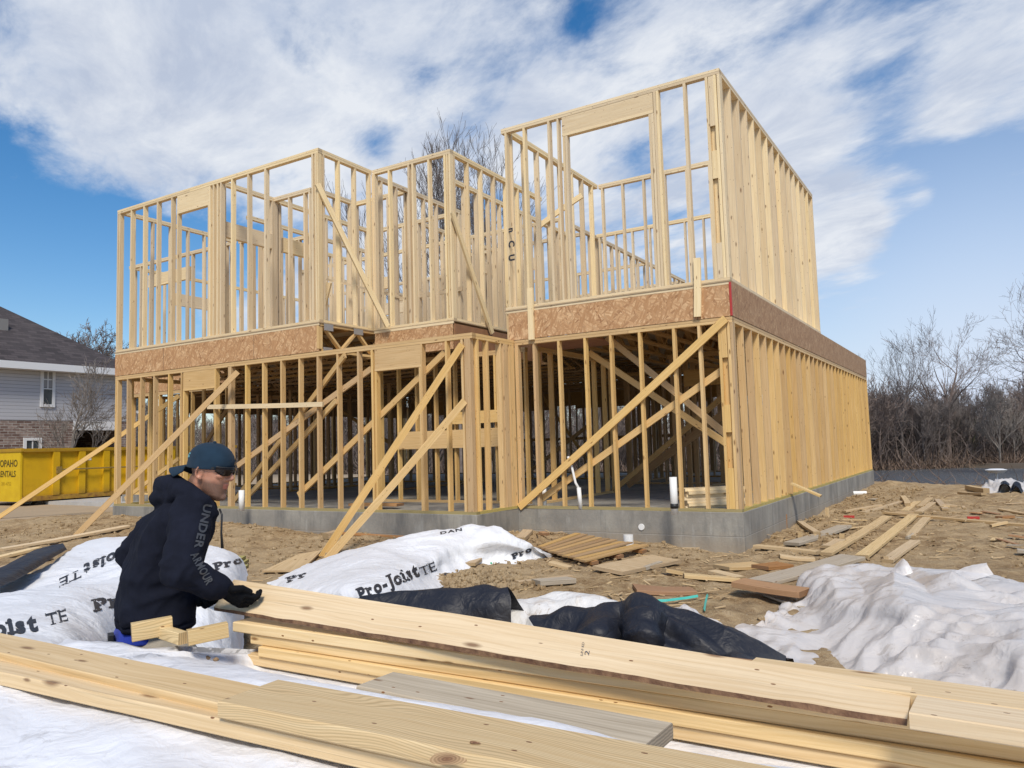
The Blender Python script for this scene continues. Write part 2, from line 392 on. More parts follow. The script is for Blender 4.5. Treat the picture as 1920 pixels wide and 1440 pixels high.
def wall(axis, c, a, b, z0, z1, side, mat, studs, lower=True, mats_low=None, solo=True, headers=(), label=None, DP=DP):
    """studs: list of (coordinate of near edge, width) ; headers: (u0,u1,ztop,h)"""
    pm, lo = plate_mesh(axis, c, a, b, z0, z1, side, mat, lower, DP=DP)
    w = pm.build('wall_frame', mat, house); lo.build('bottom_plate', mats_low or mat, w)
    if label: w['label'] = label
    cc = c+side*DP/2
    def P(u, z): return Vector((u, cc, z)) if axis == 'x' else Vector((cc, u, z))
    wd = X if axis == 'x' else Y
    for sdef in studs:
        u, sw = sdef[0], sdef[1]; za = z0+S if len(sdef) < 3 else sdef[2]; zb = z1-2*S if len(sdef) < 4 else sdef[3]
        u += sw/2; j = R.uniform(-.006, .006); dd = R.uniform(-.002, .002)
        A = P(u, za); B = P(u+j, zb); o = Vector((0, dd, 0)) if axis == 'x' else Vector((dd, 0, 0))
        if solo:
            mb = MB().board(A+o, B+o, wd, sw-.002, DP-.006, seg=3, bow=R.uniform(-.006, .006)); mb.build('stud', mat, w); stud_n[0] += 1
        else: rest_for(mat).board(A+o, B+o, wd, sw-.002, DP-.006)
    for (u0, u1, zt, h) in headers:
        mb = MB(); n = 2 if h > .2 else 1
        mb.board(P(u0, zt-h/2), P(u1, zt-h/2), Z, h, DP-.012, tint=R.uniform(.2, .8))
        mb.board(P(u0, zt-h-S/2-.001), P(u1, zt-h-S/2-.001), wd.cross(Z), DP-.006, S, tint=.7)
        hm = mb.build('header', mat if not isinstance(mat, list) else mat[0], w)
    return w
_rest = {}
def rest_for(mat): return _rest.setdefault(mat.name, (mat, MB()))[1]
def fx(pxs, py, Yp, w=S): # stud near edges on a front wall from where they stand in the elevation
    return [(ony(x, py, Yp).x, w) for x in pxs]
def regular(a, b, st=.4064, w=S, skip=None):
    out = []; u = a
    while u < b-.02:
        if not (skip and any(s0 < u < s1 for s0, s1 in skip)): out.append((u, w))
        u += st
    return out
TREAT = wood('treated_plate', (.50, .42, .20), (.38, .31, .13), .6)
# --- first floor front left
st = [(XL, S), (XL+S+.012, S)]+fx([236.7, 261.8, 286.3, 314, 401.6, 459.2, 491.3, 525.1, 559.2, 594.4, 631.8, 669.8], 795, YF)
st += fx([426.7], 795, YF, .085)+fx([790, 836.6, 867], 804, YF)+fx([873.5], 804, YF, .10)
st += [(fx([338.3], 790, YF)[0][0], S, S, H1-2*S), (fx([697], 804, YF)[0][0], S)]
hb = H1-2*S
h1a, h1b = ony(343, 720, YF).x, ony(402, 720, YF).x
h2a, h2b = ony(702, 680, YF).x, ony(789, 680, YF).x
st += [(h1a, S, S, hb-.34), (h2a, S, S, hb-.33), (h2b-S, S, S, hb-.33)]
wall('x', YF, XL, XW1, 0, H1, 1, MW1, st, mats_low=TREAT, headers=[(h1a, h1b, hb, .295), (h2a, h2b, hb, .285)], label='front wall frame left of the garage bay')
# return at the inside corner
wall('y', XW1, YF+DP+.003, -.003, 0, H1, -1, MW1, [(YF+.13, S), (YF+.36, S), (YF+.72, S), (YF+.80, .12), (-.14, S), (-.09, .08)], mats_low=TREAT)
# garage front
st = fx([966], 780, 0, .09)+fx([1002.5, 1049, 1098, 1148, 1202, 1266.5, 1315], 780, 0)+[(-.245, S), (-.20, S), (-.03-S-.005, S), (-.095-S, S)]
st = fx([968], 780, 0, .06)+fx([1002.5, 1049, 1098, 1148, 1202, 1266.5, 1315], 780, 0)+[(-.192, S), (-.080, S), (-S, S)]
wg = wall('x', 0, XW1, 0, 0, H1, 1, MW1, st, mats_low=TREAT, label='front wall frame of the garage bay')
for (z0, z1) in ((.04, .55), (1.0, 1.35), (1.95, 2.38)): MB().box((-.1525, .004, z0), (-.082, .046, z1), t=.6).build('corner_block', MW1, wg)
MB().board((-.118, .068, S), (-.118, .068, H1-2*S), X, .069, .038, tint=.2).build('stud', MW1, wg)
# right wall, first floor and upper floor
wall('y', 0, DP+.003, 12.806, 0, H1, -1, MW1, regular(.10, 7.6), mats_low=TREAT, DP=.097, label='long right wall frame of closely set studs')
for u, w_ in regular(.10+.4064*19, 12.75): rest_for(MW1).board((-.0485, u+S/2, S), (-.0485+R.uniform(-.003, .003), u+S/2, hb), Y, S, .095)
rest_for(MW1).board((-DP/2, 12.77, S), (-DP/2, 12.77, hb), Y, S, DP)
wall('y', 0, DP+.003, 6.3, T, U, -1, MW2, regular(.10, 6.2)+[(6.26, S)], DP=.14, label='upper right wall frame of closely set studs')
# upper floor, right block front
zh = U-2*S
st = fx([948, 983.5, 1030], 367, 0)+fx([1048], 367, 0, .03)+fx([1290], 367, 0)
a1, b1 = ony(1053, 230, 0).x, ony(1223, 180, 0).x
st += [(a1, S, T+S, zh-.255-S), (a1+.044, S, T+S, zh-.255-S), (b1-.075, S, T+S, zh-.255-S), (b1-S+.002, S, T+S, zh-.255-S), (b1+.006, S), (b1+.05, S), (-.192, S), (-.080, S), (-S, S)]
wu = wall('x', 0, XA-.03, 0, T, U, 1, MW2, st, headers=[(a1-.001, b1, zh, .25)], label='upper front wall frame with wide window header')
for (z0, z1) in ((T+.04, T+.5), (T+1.35, T+1.72), (U-.75, U-.08)): MB().box((-.1525, .004, z0), (-.082, .046, z1), t=.6).build('corner_block', MW2, wu)
MB().board((-.118, .068, T+S), (-.118, .068, U-2*S), X, .069, .038, tint=.2).build('stud', MW2, wu)
wall('y', XA, .095, 3.2, T, U, 1, MW2, regular(.12, 3.1), label='upper side wall frame receding left of the right block')
# upper floor, front left
hz = U-2*S
st = [(XL, S), (XL+S+.012, S)]+fx([244, 267.8, 293.3, 320.3], 415, YF)+fx([391.5, 398.5, 405.5, 412], 415, YF, .034)+fx([433, 463, 494.8], 400, YF)
c1, c2 = ony(331.5, 400, YF).x, ony(392, 390, YF).x
st += [(c1, S, T+S, hz-.30-S), (c2-.044, S, T+S, hz-.30-S), (XC-.16, S), (XC-.08, S), (XC-S, S)]
wall('x', YF, XL, XC, T, U, 1, MW2, st, headers=[(c1, c2, hz, .30)], label='upper front wall frame at the left end')
wall('y', XC, YF+DP+.003, YM, T, U, -1, MW2, [(YF+.10, S), (YF+.46, S), (YF+.84, S), (YM-.06, S)])
wall('x', YM, XC+.003, XB, T, U, 1, MW2, fx([697, 728, 765, 772, 803], 404, YM)+[(XC+.02, S), (XB-.14, S), (XB-.085, S), (XB-S, S)], label='upper middle wall frame set back from the front')
wall('y', XB, YM+DP+.003, 3.2, T, U, -1, MW2, regular(YM+.10, 3.2), label='upper return wall frame beside the right block')
# left side walls
wall('y', XL, YF+DP+.003, 1.66, T, U, 1, MW2, regular(YF+.3, 1.6), solo=False)
wall('y', XL, YF+DP+.003, 1.66, 0, H1, 1, MW1, regular(YF+.3, 1.6), solo=False, mats_low=TREAT)
# interior upper walls  (axis, c, a, b, side, skips, headers)
for (ax, c, a, b, sd, skip, hd) in (
    ('y', -8.65, YF+DP, .15, 1, [(-.75, -.1)], [(-.95, .1, U-.72, .24)]), ('x', .15, -8.65, -7.6, 1, None, []), ('y', -8.65, .25, 2.9, 1, [(.5, 1.2)], [(.4, 1.4, U-.72, .24)]),
    ('x', 1.7, -11.5, -10.8, 1, None, []), ('x', 1.66, -15.6, -11.7, 1, [(-14.6, -13.4)], [(-14.8, -13.2, U-.35, .26)]), ('y', -15.6, 1.75, 7.4, 1, [(3.0, 4.4)], [(2.9, 4.4, U-.5, .28)]),
    ('y', -7.6, .25, 1.25, 1, None, []), ('x', 1.25, -7.6, -6.2, 1, None, []), ('y', -6.2, .45, 2.9, -1, None, []), ('x', 2.9, -8.6, -6.2, 1, None, []),
    ('x', 4.58, -11.6, -4.8, 1, [(-10.6, -9.5)], [(-10.8, -9.4, U-.6, .25)]), ('x', 3.2, -3.24, -.1, 1, [(-.95, -.5)], [(-.95, -.45, U-.55, .24)]),
    ('x', 6.3, -4.75, -.1, 1, None, []), ('y', -4.78, 5.2, 12.6, -1, [(9.3, 10.4)], []), ('x', 12.6, -15.6, -4.8, -1, [(-9, -7.4), (-13, -11.8)], [(-9.1, -7.3, U-.5, .25)]), ('y', -15.6, 7.4, 12.6, 1, None, []),
    ('y', -10.8, 1.75, 4.5, 1, None, []), ('y', -9.9, .6, 4.5, 1, [(1.6, 2.4)], []), ('x', 2.3, -11.5, -9.9, 1, None, []), ('y', -7.4, 2.95, 7.4, 1, [(4.8, 5.7)], [(4.7, 5.8, U-.4, .24)]), ('x', 5.9, -8.5, -4.9, 1, [(-7, -6.1)], [(-7.1, -6.0, U-.4, .24)]), ('y', -5.3, 1.2, 5.8, 1, None, []), ('x', 9.6, -15.5, -4.9, 1, [(-10.5, -9.4)], []), ('y', -12.6, 4.6, 9.5, 1, None, []), ('x', 7.4, -15.5, -8.5, 1, [(-12.5, -11.3)], [(-12.6, -11.2, U-.6, .25)])):
    wall(ax, c, a, b, T, U, sd, MW2, regular(a+.05, b-.05, skip=skip)+[(b-S-.01, S)], solo=False, headers=hd)
# first floor interior and rear walls
for (ax, c, a, b, sd, skip, hd, mt) in (
    ('x', 1.66, -15.6, -11.7, 1, None, [], MW1), ('y', -15.6, 1.75, 12.6, 1, [(5, 7)], [], MW1),
    ('x', .75, -6.6, -3.5, 1, None, [], MW1), ('y', XW1-.02, .75, 3.6, -1, [(1.4, 2.6)], [], MW1),
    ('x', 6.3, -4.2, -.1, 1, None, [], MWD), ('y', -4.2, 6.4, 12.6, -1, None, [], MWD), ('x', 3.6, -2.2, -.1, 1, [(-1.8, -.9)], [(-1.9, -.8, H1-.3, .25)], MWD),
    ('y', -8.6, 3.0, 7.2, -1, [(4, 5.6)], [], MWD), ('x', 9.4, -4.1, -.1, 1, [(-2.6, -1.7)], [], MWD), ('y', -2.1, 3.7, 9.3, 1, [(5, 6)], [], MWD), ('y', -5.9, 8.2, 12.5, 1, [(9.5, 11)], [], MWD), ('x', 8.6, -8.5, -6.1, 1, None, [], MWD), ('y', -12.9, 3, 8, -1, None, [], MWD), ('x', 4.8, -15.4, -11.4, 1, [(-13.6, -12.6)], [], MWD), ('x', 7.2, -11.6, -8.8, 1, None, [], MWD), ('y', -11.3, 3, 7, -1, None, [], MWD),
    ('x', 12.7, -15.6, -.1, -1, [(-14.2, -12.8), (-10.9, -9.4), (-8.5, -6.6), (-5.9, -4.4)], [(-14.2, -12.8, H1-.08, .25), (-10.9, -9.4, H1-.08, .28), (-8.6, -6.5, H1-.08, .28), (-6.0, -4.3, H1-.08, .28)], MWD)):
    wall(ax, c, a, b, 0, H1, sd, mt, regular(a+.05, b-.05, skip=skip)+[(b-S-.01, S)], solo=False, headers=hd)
for k, (mt, mb) in _rest.items():
    o = mb.build('stud', mt, house); o['kind'] = 'stuff'; o['label'] = 'many more studs of the inner and rear walls'
# ---- foundation
def foundation():
    bm = bmesh.new()
    out = [(XL, YF), (XW1, YF), (XW1, 0), (0, 0), (0, 12.85), (-15.65, 12.85), (-15.65, 1.6), (XL, 1.6)]
    # outer face stands 12 mm proud of the plates
    g = .012
    out = [(XL-g, YF-g), (XW1+g, YF-g), (XW1+g, -g), (g, -g), (g, 12.87), (-15.67, 12.87), (-15.67, 1.6-g), (XL-g, 1.6-g)]
    lo = [bm.verts.new((x, y, -.85)) for x, y in out]; hi = [bm.verts.new((x, y, 0)) for x, y in out]
    bm.faces.new(hi)
    n = len(out)
    for i in range(n): bm.faces.new((lo[i], lo[(i+1) % n], hi[(i+1) % n], hi[i]))
    bmesh.ops.bevel(bm, geom=[e for e in bm.edges if abs(e.verts[0].co.x-e.verts[1].co.x) < 1e-6 and abs(e.verts[0].co.y-e.verts[1].co.y) < 1e-6 or min(v.co.z for v in e.verts) > -.01], offset=.006, segments=1, affect='EDGES')
    me = bpy.data.meshes.new('foundation'); bm.to_mesh(me); bm.free(); me.materials.append(MCON)
    place(bpy.data.objects.new('foundation', me), Vector((0, 0, 0)), house)
foundation()
# ---- rim boards, floor deck, trusses
def rim(a, b, y0=None, x0=None, mat=MOSB, z0=H1+.004, z1=T-.055, th=.018, name='rim_board', lab=None):
    mb = MB()
    if y0 is not None: mb.box((a, y0, z0), (b, y0+th, z1))
    else: mb.box((x0-th, a, z0), (x0, b, z1))
    o = mb.build(name, mat, house)
    if lab: o['label'] = lab
rim(XL, XC-.02, y0=YF-.006, lab='strand board rim along the left front')
rim(XC+.02, XB-.02, y0=YM-.004, lab='strand board rim set back in the middle')
rim(XA+.02, -.02, y0=-.006, lab='strand board rim over the garage bay')
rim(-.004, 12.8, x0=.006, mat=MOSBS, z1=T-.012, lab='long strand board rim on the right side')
MLVL = plain('laminated_board', (.34, .17, .08), .6, nz=(6, (.25, .12, .055)))
rim(YM+.02, 3.0, x0=XB+.004, mat=MLVL)
rim(-15.6, XL-.02, y0=1.652)
mb = MB(); mb.box((XL-.006, YF-.004, H1+.01), (XL+.004, YF+.10, T-.06)); mb.build('corner_tape', MRED, house)
mb = MB(); mb.box((-.016, -.0095, H1+.006), (.0095, .016, T-.03)); mb.build('corner_tape', MRED, house)
mb = MB()
for zt, mi in ((T-.0365, 0), (T-.009, 0)):
    pass
th = .018
def deckpiece(x0, x1, y0, y1): mb.box((x0, y0, T-.019), (x1, y1, T-.001))
deckpiece(XL-.012, XC+.012, YF-.016, YM); deckpiece(XL-.012, XB+.010, YM+.001, 12.8); deckpiece(XA-.03, .004, -.018, 12.79); deckpiece(XB+.011, XA-.031, 3.2, 12.8); deckpiece(-15.62, XL-.013, 1.64, 12.8)
mb.build('floor_deck', plain('deck_panel', (.50, .38, .24), .7, nz=(8, (.40, .29, .17))), house)
# pale ribbon strips over the rims
mb = MB()
mb.board((XL, YF+.003, T-.037), (XC, YF+.003, T-.037), Z, .034, .022); mb.board((XC, YM+.003, T-.037), (XB, YM+.003, T-.037), Z, .034, .022)
mb.board((XA-.03, .003, T-.037), (0, .003, T-.037), Z, .034, .022)
mb.build('ribbon_board', MW2, house)
def truss(a, b, c, axis):
    mb = MB()
    def P(u, z): return Vector((u, c, z)) if axis == 'x' else Vector((c, u, z))
    wd = Y if axis == 'x' else X
    mb.board(P(a, H1+.022), P(b, H1+.022), wd, DP, S); mb.board(P(a, T-.042), P(b, T-.042), wd, DP, S)
    u = a+.1; k = 0
    while u+.45 < b:
        z0, z1 = (H1+.04, T-.06) if k % 2 else (T-.06, H1+.04)
        mb.board(P(u, z0), P(u+.45, z1), wd, DP-.01, S); u += .45; k += 1
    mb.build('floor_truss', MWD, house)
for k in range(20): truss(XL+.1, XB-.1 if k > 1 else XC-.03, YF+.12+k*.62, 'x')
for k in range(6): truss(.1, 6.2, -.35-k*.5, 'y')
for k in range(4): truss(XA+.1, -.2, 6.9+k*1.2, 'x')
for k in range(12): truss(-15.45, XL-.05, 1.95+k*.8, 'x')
# open truss ends in the recess
mb = MB(); t0 = XC+.004
mb.board((XC-.045, YF+.05, H1+.022), (XC-.045, YM, H1+.022), X, DP, S); mb.board((XC-.045, YF+.02, T-.042), (XC-.045, YM, T-.042), X, DP, S)
mb.board((XC-.03, YF+.03, H1+.042), (XC-.03, YF+.03, T-.062), Y, DP, S)
for (ya, za, yb, zb) in ((-1.0, T-.07, -.62, H1+.05), (-.62, H1+.05, -.25, T-.07), (-.25, T-.07, .12, H1+.05)): mb.board((XC-.02, ya, za), (XC-.02, yb, zb), X, DP-.02, S)
end_t = mb.build('floor_truss', MW1, house); end_t['label'] = 'open end truss with galvanised plates above the recess'
for (ya, za, yb, zb) in ((-1.03, T-.13, -.83, T-.025), (-.36, T-.12, -.14, T-.025), (-1.05, H1+.01, -.85, H1+.07)): MB().box((XC+.025, ya, za), (XC+.028, yb, zb)).build('connector_plate', MSTEEL, end_t)
# lower rear rim beam in shade
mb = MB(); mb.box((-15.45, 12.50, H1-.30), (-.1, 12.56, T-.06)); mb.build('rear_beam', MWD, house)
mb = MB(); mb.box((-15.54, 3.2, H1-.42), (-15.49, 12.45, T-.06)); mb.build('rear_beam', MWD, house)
mb = MB(); mb.box((XA-.02, .01, H1+.01), (XA+.018, .10, T-.06)); mb.build('rim_end_stud', MW1, house)
# plywood underside patch behind the garage plate
mb = MB(); mb.box((XW1+.05, .12, H1-.03), (-2.1, 1.3, H1-.01)); mb.build('soffit_panel', plain('red_panel', (.42, .20, .11), .6, nz=(4, (.30, .14, .08))), house)
# ---- braces
def brace(A, B, mat=MW1, wd=None, w=.089, th=.036, name='brace', lab=None, par=house):
    A = Vector(A); B = Vector(B)
    mb = MB().board(A, B, wd if wd is not None else Z, w, th, seg=6, bow=R.uniform(-.012, .012)); o = mb.build(name, mat, par)
    if lab: o['label'] = lab
    return o
YO = YF-.024
gd = lambda x, y, dz=0: onz(x, y, -.40+dz)
brace(ony(446, 697, YO), onz(142, 1005, -.31), lab='long raking brace down to the soil behind the worker')
brace(ony(647, 666, YO), onz(412, 975, -.36), lab='upper raking brace of the middle pair')
brace(ony(630, 752, YO), onz(424, 974, -.36))
brace(ony(866, 646, YO), onz(603, 1046, -.40), lab='steep raking brace beside the protruding corner')
brace(ony(871, 752, YO), onz(612, 1050, -.40))
brace(onz(336, 742, 2.2), onz(-10, 975, -.3), lab='brace reaching out of the left end over the soil')
brace(ony(1361, 597, -.024), ony(974, 951, -.024), w=.1, lab='diagonal brace nailed across the garage front')
brace(ony(1356, 693, DP+.022), ony(1012, 938, DP+.022))
brace(ony(390, 763, YO), ony(606, 758, YO), w=.075, name='batten', mat=MW2, lab='short horizontal batten nailed across four studs')
brace(ony(696, 692, YF+DP+.022), ony(446, 873, YF+DP+.022)); brace(ony(834, 661, YF+DP+.022), ony(560, 928, YF+DP+.022))
brace(ony(1138, 632, .6), ony(1366, 818, .6)); brace(ony(1105, 661, .9), ony(1366, 834, .9))
brace(ony(1176, 909, 3.4), ony(1380, 760, 3.4), w=.14, mat=MWD); brace(ony(1150, 920, 3.1), ony(1360, 740, 3.1), mat=MWD)
brace(ony(340, 905, 1.2), ony(440, 745, 1.2), mat=MWD); brace(ony(985, 890, 7.), ony(1100, 800, 7.), mat=MWD); brace(ony(1015, 740, 10.), ony(1100, 860, 10.), mat=MW1)
brace(ony(235, 935, 1.3), ony(335, 860, 1.3)); brace(ony(640, 770, 6.), ony(730, 830, 6.), mat=MWD)
brace(ony(595, 345, YO), onz(727, 612, T+.02), mat=MW2, lab='brace leaning from the upper left corner to the deck')
brace(ony(848, 398, YM-.03), onx(923, 625, XB+.06), mat=MW2, lab='brace leaning from the upper middle corner past the rim')
brace(ony(1011, 424, 1.3), ony(1092, 366, 1.3), mat=MW2)
brace(ony(994, 540, -.03), ony(997, 637, -.03), mat=MW2, wd=X, name='scab_board', lab='vertical board nailed over the rim at its left end')
brace(ony(1307, 484, -.03), ony(1308, 594, -.03), mat=MW2, wd=X, name='scab_board', lab='vertical board nailed over the rim near the right corner')
# horizontal boards inside the entry
brace(Vector((ony(748, 830, .72).x, .72, 1.06)), Vector((ony(935, 830, .72).x, .72, 1.06)), w=.30, mat=MW1, name='ledger_board')
brace(Vector((ony(850, 800, .72).x, .71, 1.40)), Vector((ony(935, 800, .72).x, .71, 1.40)), w=.2, mat=MW1, name='ledger_board')
brace((-12, 12.5, 1.1), (-4.3, 12.5, 1.1), mat=MWD, name='ledger_board')
brace((-8, 3.0, T+1.2), (-6.1, 2.8, T+1.15), mat=MW2)
brace(ony(613, 524, .9), ony(760, 560, .9), w=.04, mat=MW2, name='ledger_board')
brace(ony(617, 530, .7), ony(600, 612, .7), w=.12, mat=MW2)
# ---- standing pipes set in the slab
def pipe(name, pts, r, lab=None, par=house, mat=MPVC, n=14):
    mb = MB(); mb.tube(pts, r, n); o = mb.build(name, mat, par, smooth=False)
    for p in o.data.polygons: p.use_smooth = len(p.vertices) == 4
    if lab: o['label'] = lab
    return o
def ypt(x, y, yy): return ony(x, y, yy)
b_ = onz(1021, 952, 0.0); pipe('drain_pipe', [b_, b_+Z*.30], .035)
b_ = onz(1265, 964, 0.0); p_ = pipe('drain_pipe', [b_, b_+Z*.46], .046, 'tall white drain pipe with black band'); pipe('rubber_band', [b_+Z*.07, b_+Z*.13], .049, None, p_, MBLK)
b_ = onz(1089, 955, 0.0); pipe('conduit', [b_, b_-X*.02+Z*.30], .03); pipe('hose', [b_-X*.02+Z*.29, ony(1079, 905, b_.y), ony(1072, 875, b_.y), ony(1065, 856, b_.y)], .018, 'bent flexible white hose')
b_ = onz(453, 958, 0.0); pipe('drain_pipe', [b_, b_+Z*.33], .045)
c_ = ony(1203, 988, -.013); pipe('round_cap', [c_+Y*.01, c_-Y*.012], .042, 'white round cap on the concrete face', n=20)
# wooden blocks at the plate corner
# ------------------------------------------------------------------ neighbouring house
NX = -24.0
def neighbour():
    e = empty('neighbour_house', (NX-5, 8, -.4))
    tag(e, 'two storey neighbour house with grey siding, brick base and brown shingle hip roof', 'house')
    def P(x, y): return onx(x, y, NX)
    ez = P(100, 688).z; bz = P(60, 788).z
    y0 = -9.; y1 = P(256, 800).y
    # siding
    M, nt, b = new_mat('grey_lap_siding'); N = NB(nt)
    s = N.n('SeparateXYZ', {0: N.n('TexCoord').outputs['Object']}).outputs
    fr = N.math('FRACT', N.math('DIVIDE', s[2], .115))
    c = N.mix(N.math('LESS_THAN', fr, .1), (.52, .53, .57), (.22, .225, .245))
    link(nt, c, b.inputs['Base Color']); b.inputs['Roughness'].default_value = .6
    link(nt, N.bump(fr, .6, .02), b.inputs['Normal'])
    mb = MB(); mb.box((NX-8, y0, bz), (NX, y1, ez)); mb.build('upper_wall', M, e, origin=(NX, y0, bz))
    # brick
    M2, nt, b = new_mat('mixed_brick'); N = NB(nt)
    co = N.n('TexCoord').outputs['Object']; s = N.n('SeparateXYZ', {0: co}).outputs
    v = N.n('CombineXYZ', {0: N.math('ADD', s[1], s[0]), 1: s[2]}).outputs[0]
    br = N.n('TexBrick', {'Vector': v, 'Color1': (.13, .075, .06, 1), 'Color2': (.36, .28, .24, 1), 'Mortar': (.38, .36, .33, 1), 'Scale': 1., 'Mortar Size': .010, 'Brick Width': .24, 'Row Height': .085, 'Bias': -.1})
    nz = N.noise(v, 5., 4)
    link(nt, N.mix(N.mr(nz, .45, .65, 0., .7), br.outputs[0], (.14, .09, .075)), b.inputs['Base Color']); b.inputs['Roughness'].default_value = .9
    yb = P(137, 800).y
    mb = MB(); mb.box((NX-8, y0, -.6), (NX-.012, yb, bz-.003)); mb.build('lower_wall', M2, e, origin=(NX, y0, -.6))
    yr = y1-.6
    mb = MB(); mb.box((NX-8, yr, -.6), (NX-.012, y1, bz-.003)); mb.build('lower_wall', M2, e, origin=(NX, yr, -.6))
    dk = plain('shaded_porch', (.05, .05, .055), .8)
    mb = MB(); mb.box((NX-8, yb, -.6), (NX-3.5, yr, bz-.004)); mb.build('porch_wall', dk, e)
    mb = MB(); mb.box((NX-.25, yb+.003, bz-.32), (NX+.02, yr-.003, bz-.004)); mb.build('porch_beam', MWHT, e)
    # roof
    M3, nt, b = new_mat('shingle_roof'); N = NB(nt)
    co = N.n('TexCoord').outputs['Object']; s = N.n('SeparateXYZ', {0: co}).outputs
    v = N.n('CombineXYZ', {0: s[1], 1: s[2]}).outputs[0]
    br = N.n('TexBrick', {'Vector': v, 'Color1': (.034, .028, .030, 1), 'Color2': (.078, .064, .066, 1), 'Mortar': (.028, .024, .024, 1), 'Scale': 1., 'Mortar Size': .006, 'Brick Width': .30, 'Row Height': .085})
    link(nt, N.mix(N.mr(N.noise(co, 1.2, 4), .4, .7, 0., .4), br.outputs[0], (.08, .068, .068)), b.inputs['Base Color']); b.inputs['Roughness'].default_value = .9
    # eave line and hip: hip runs from the far eave corner up to the left
    ov = .45; xe = NX+ov; fz = onx(100, 684, xe).z
    cor = onx(262, 702, xe); hipa = Vector((xe, cor.y, fz))
    # slope 8/12; hip goes back at 45 degrees
    run = 6.8; sl = .72
    A = Vector((xe, y0-.4, fz)); B = hipa; Cc = B+Vector((-run, -run, run*sl)); D = Vector((xe-run, y0-.4+0, fz+run*sl))
    E_ = Vector((xe-2*run, B.y, fz)); F_ = Vector((xe-2*run, A.y, fz))
    mb = MB(); mb.quad([A, B, Cc, D]); mb.quad([B, E_, Cc]); mb.quad([E_, F_, D, Cc]); mb.quad([F_, A, D])
    mb.quad([A-Z*.02, F_-Z*.02, E_-Z*.02, B-Z*.02]); mb.build('roof', M3, e, origin=A)
    mb = MB(); mb.box((xe, A.y, fz-.20), (xe+.03, B.y, fz+.03)); mb.box((NX+.003, A.y, fz-.20), (xe-.002, B.y, fz-.17)); mb.build('fascia', MWHT, e)
    vp = onx(4, 610, NX-1.5); mb = MB(); mb.box(vp+Vector((-.2, -.4, -.2)), vp+Vector((.2, .1, .2))); mb.build('roof_vent', plain('vent', (.22, .21, .20), .6), e)
    gl = plain('window_glass', (.04, .05, .06), .08, spec=.8); bl = plain('blinds', (.30, .30, .30), .5)
    def win(x0, y0_, x1, y1_, name, rows, cols):
        a = P(x0, y1_); c = P(x1, y0_); W_ = MB(); w = .09
        lo = (a.y, a.z); hi = (c.y, c.z)
        W_.box((NX+.002, lo[0]-w, lo[1]-w), (NX+.05, lo[0], hi[1]+w)); W_.box((NX+.002, hi[0], lo[1]-w), (NX+.05, hi[0]+w, hi[1]+w))
        W_.box((NX+.002, lo[0], hi[1]), (NX+.05, hi[0], hi[1]+w)); W_.box((NX+.002, lo[0], lo[1]-w), (NX+.06, hi[0], lo[1]))
        f = W_.build('window', MWHT, e)
        g = MB(); g.box((NX+.004, lo[0], lo[1]), (NX+.015, hi[0], hi[1])); g.build('pane', gl, f)
        mu = MB(); mz = (lo[1]+hi[1])/2-.05; t = .018
        if rows > 1:
            mu.box((NX+.0155, lo[0], mz+.04), (NX+.018, hi[0], hi[1]-.02), mi=1)
        for k in range(1, cols): u = lo[0]+(hi[0]-lo[0])*k/cols; mu.box((NX+.019, u-t, (mz if rows > 1 else lo[1])), (NX+.03, u+t, hi[1]))
        for k in range(rows): u = mz+(hi[1]-mz)*k/rows; mu.box((NX+.018, lo[0], u-t), (NX+.032, hi[0], u+t))
        mu.build('muntin', [MWHT, bl], f)
    win(80, 695, 98, 758, 'window', 2, 2); win(48, 826, 72, 862, 'window', 1, 2)
    win(247, 716, 260, 770, 'window', 2, 2)
neighbour()
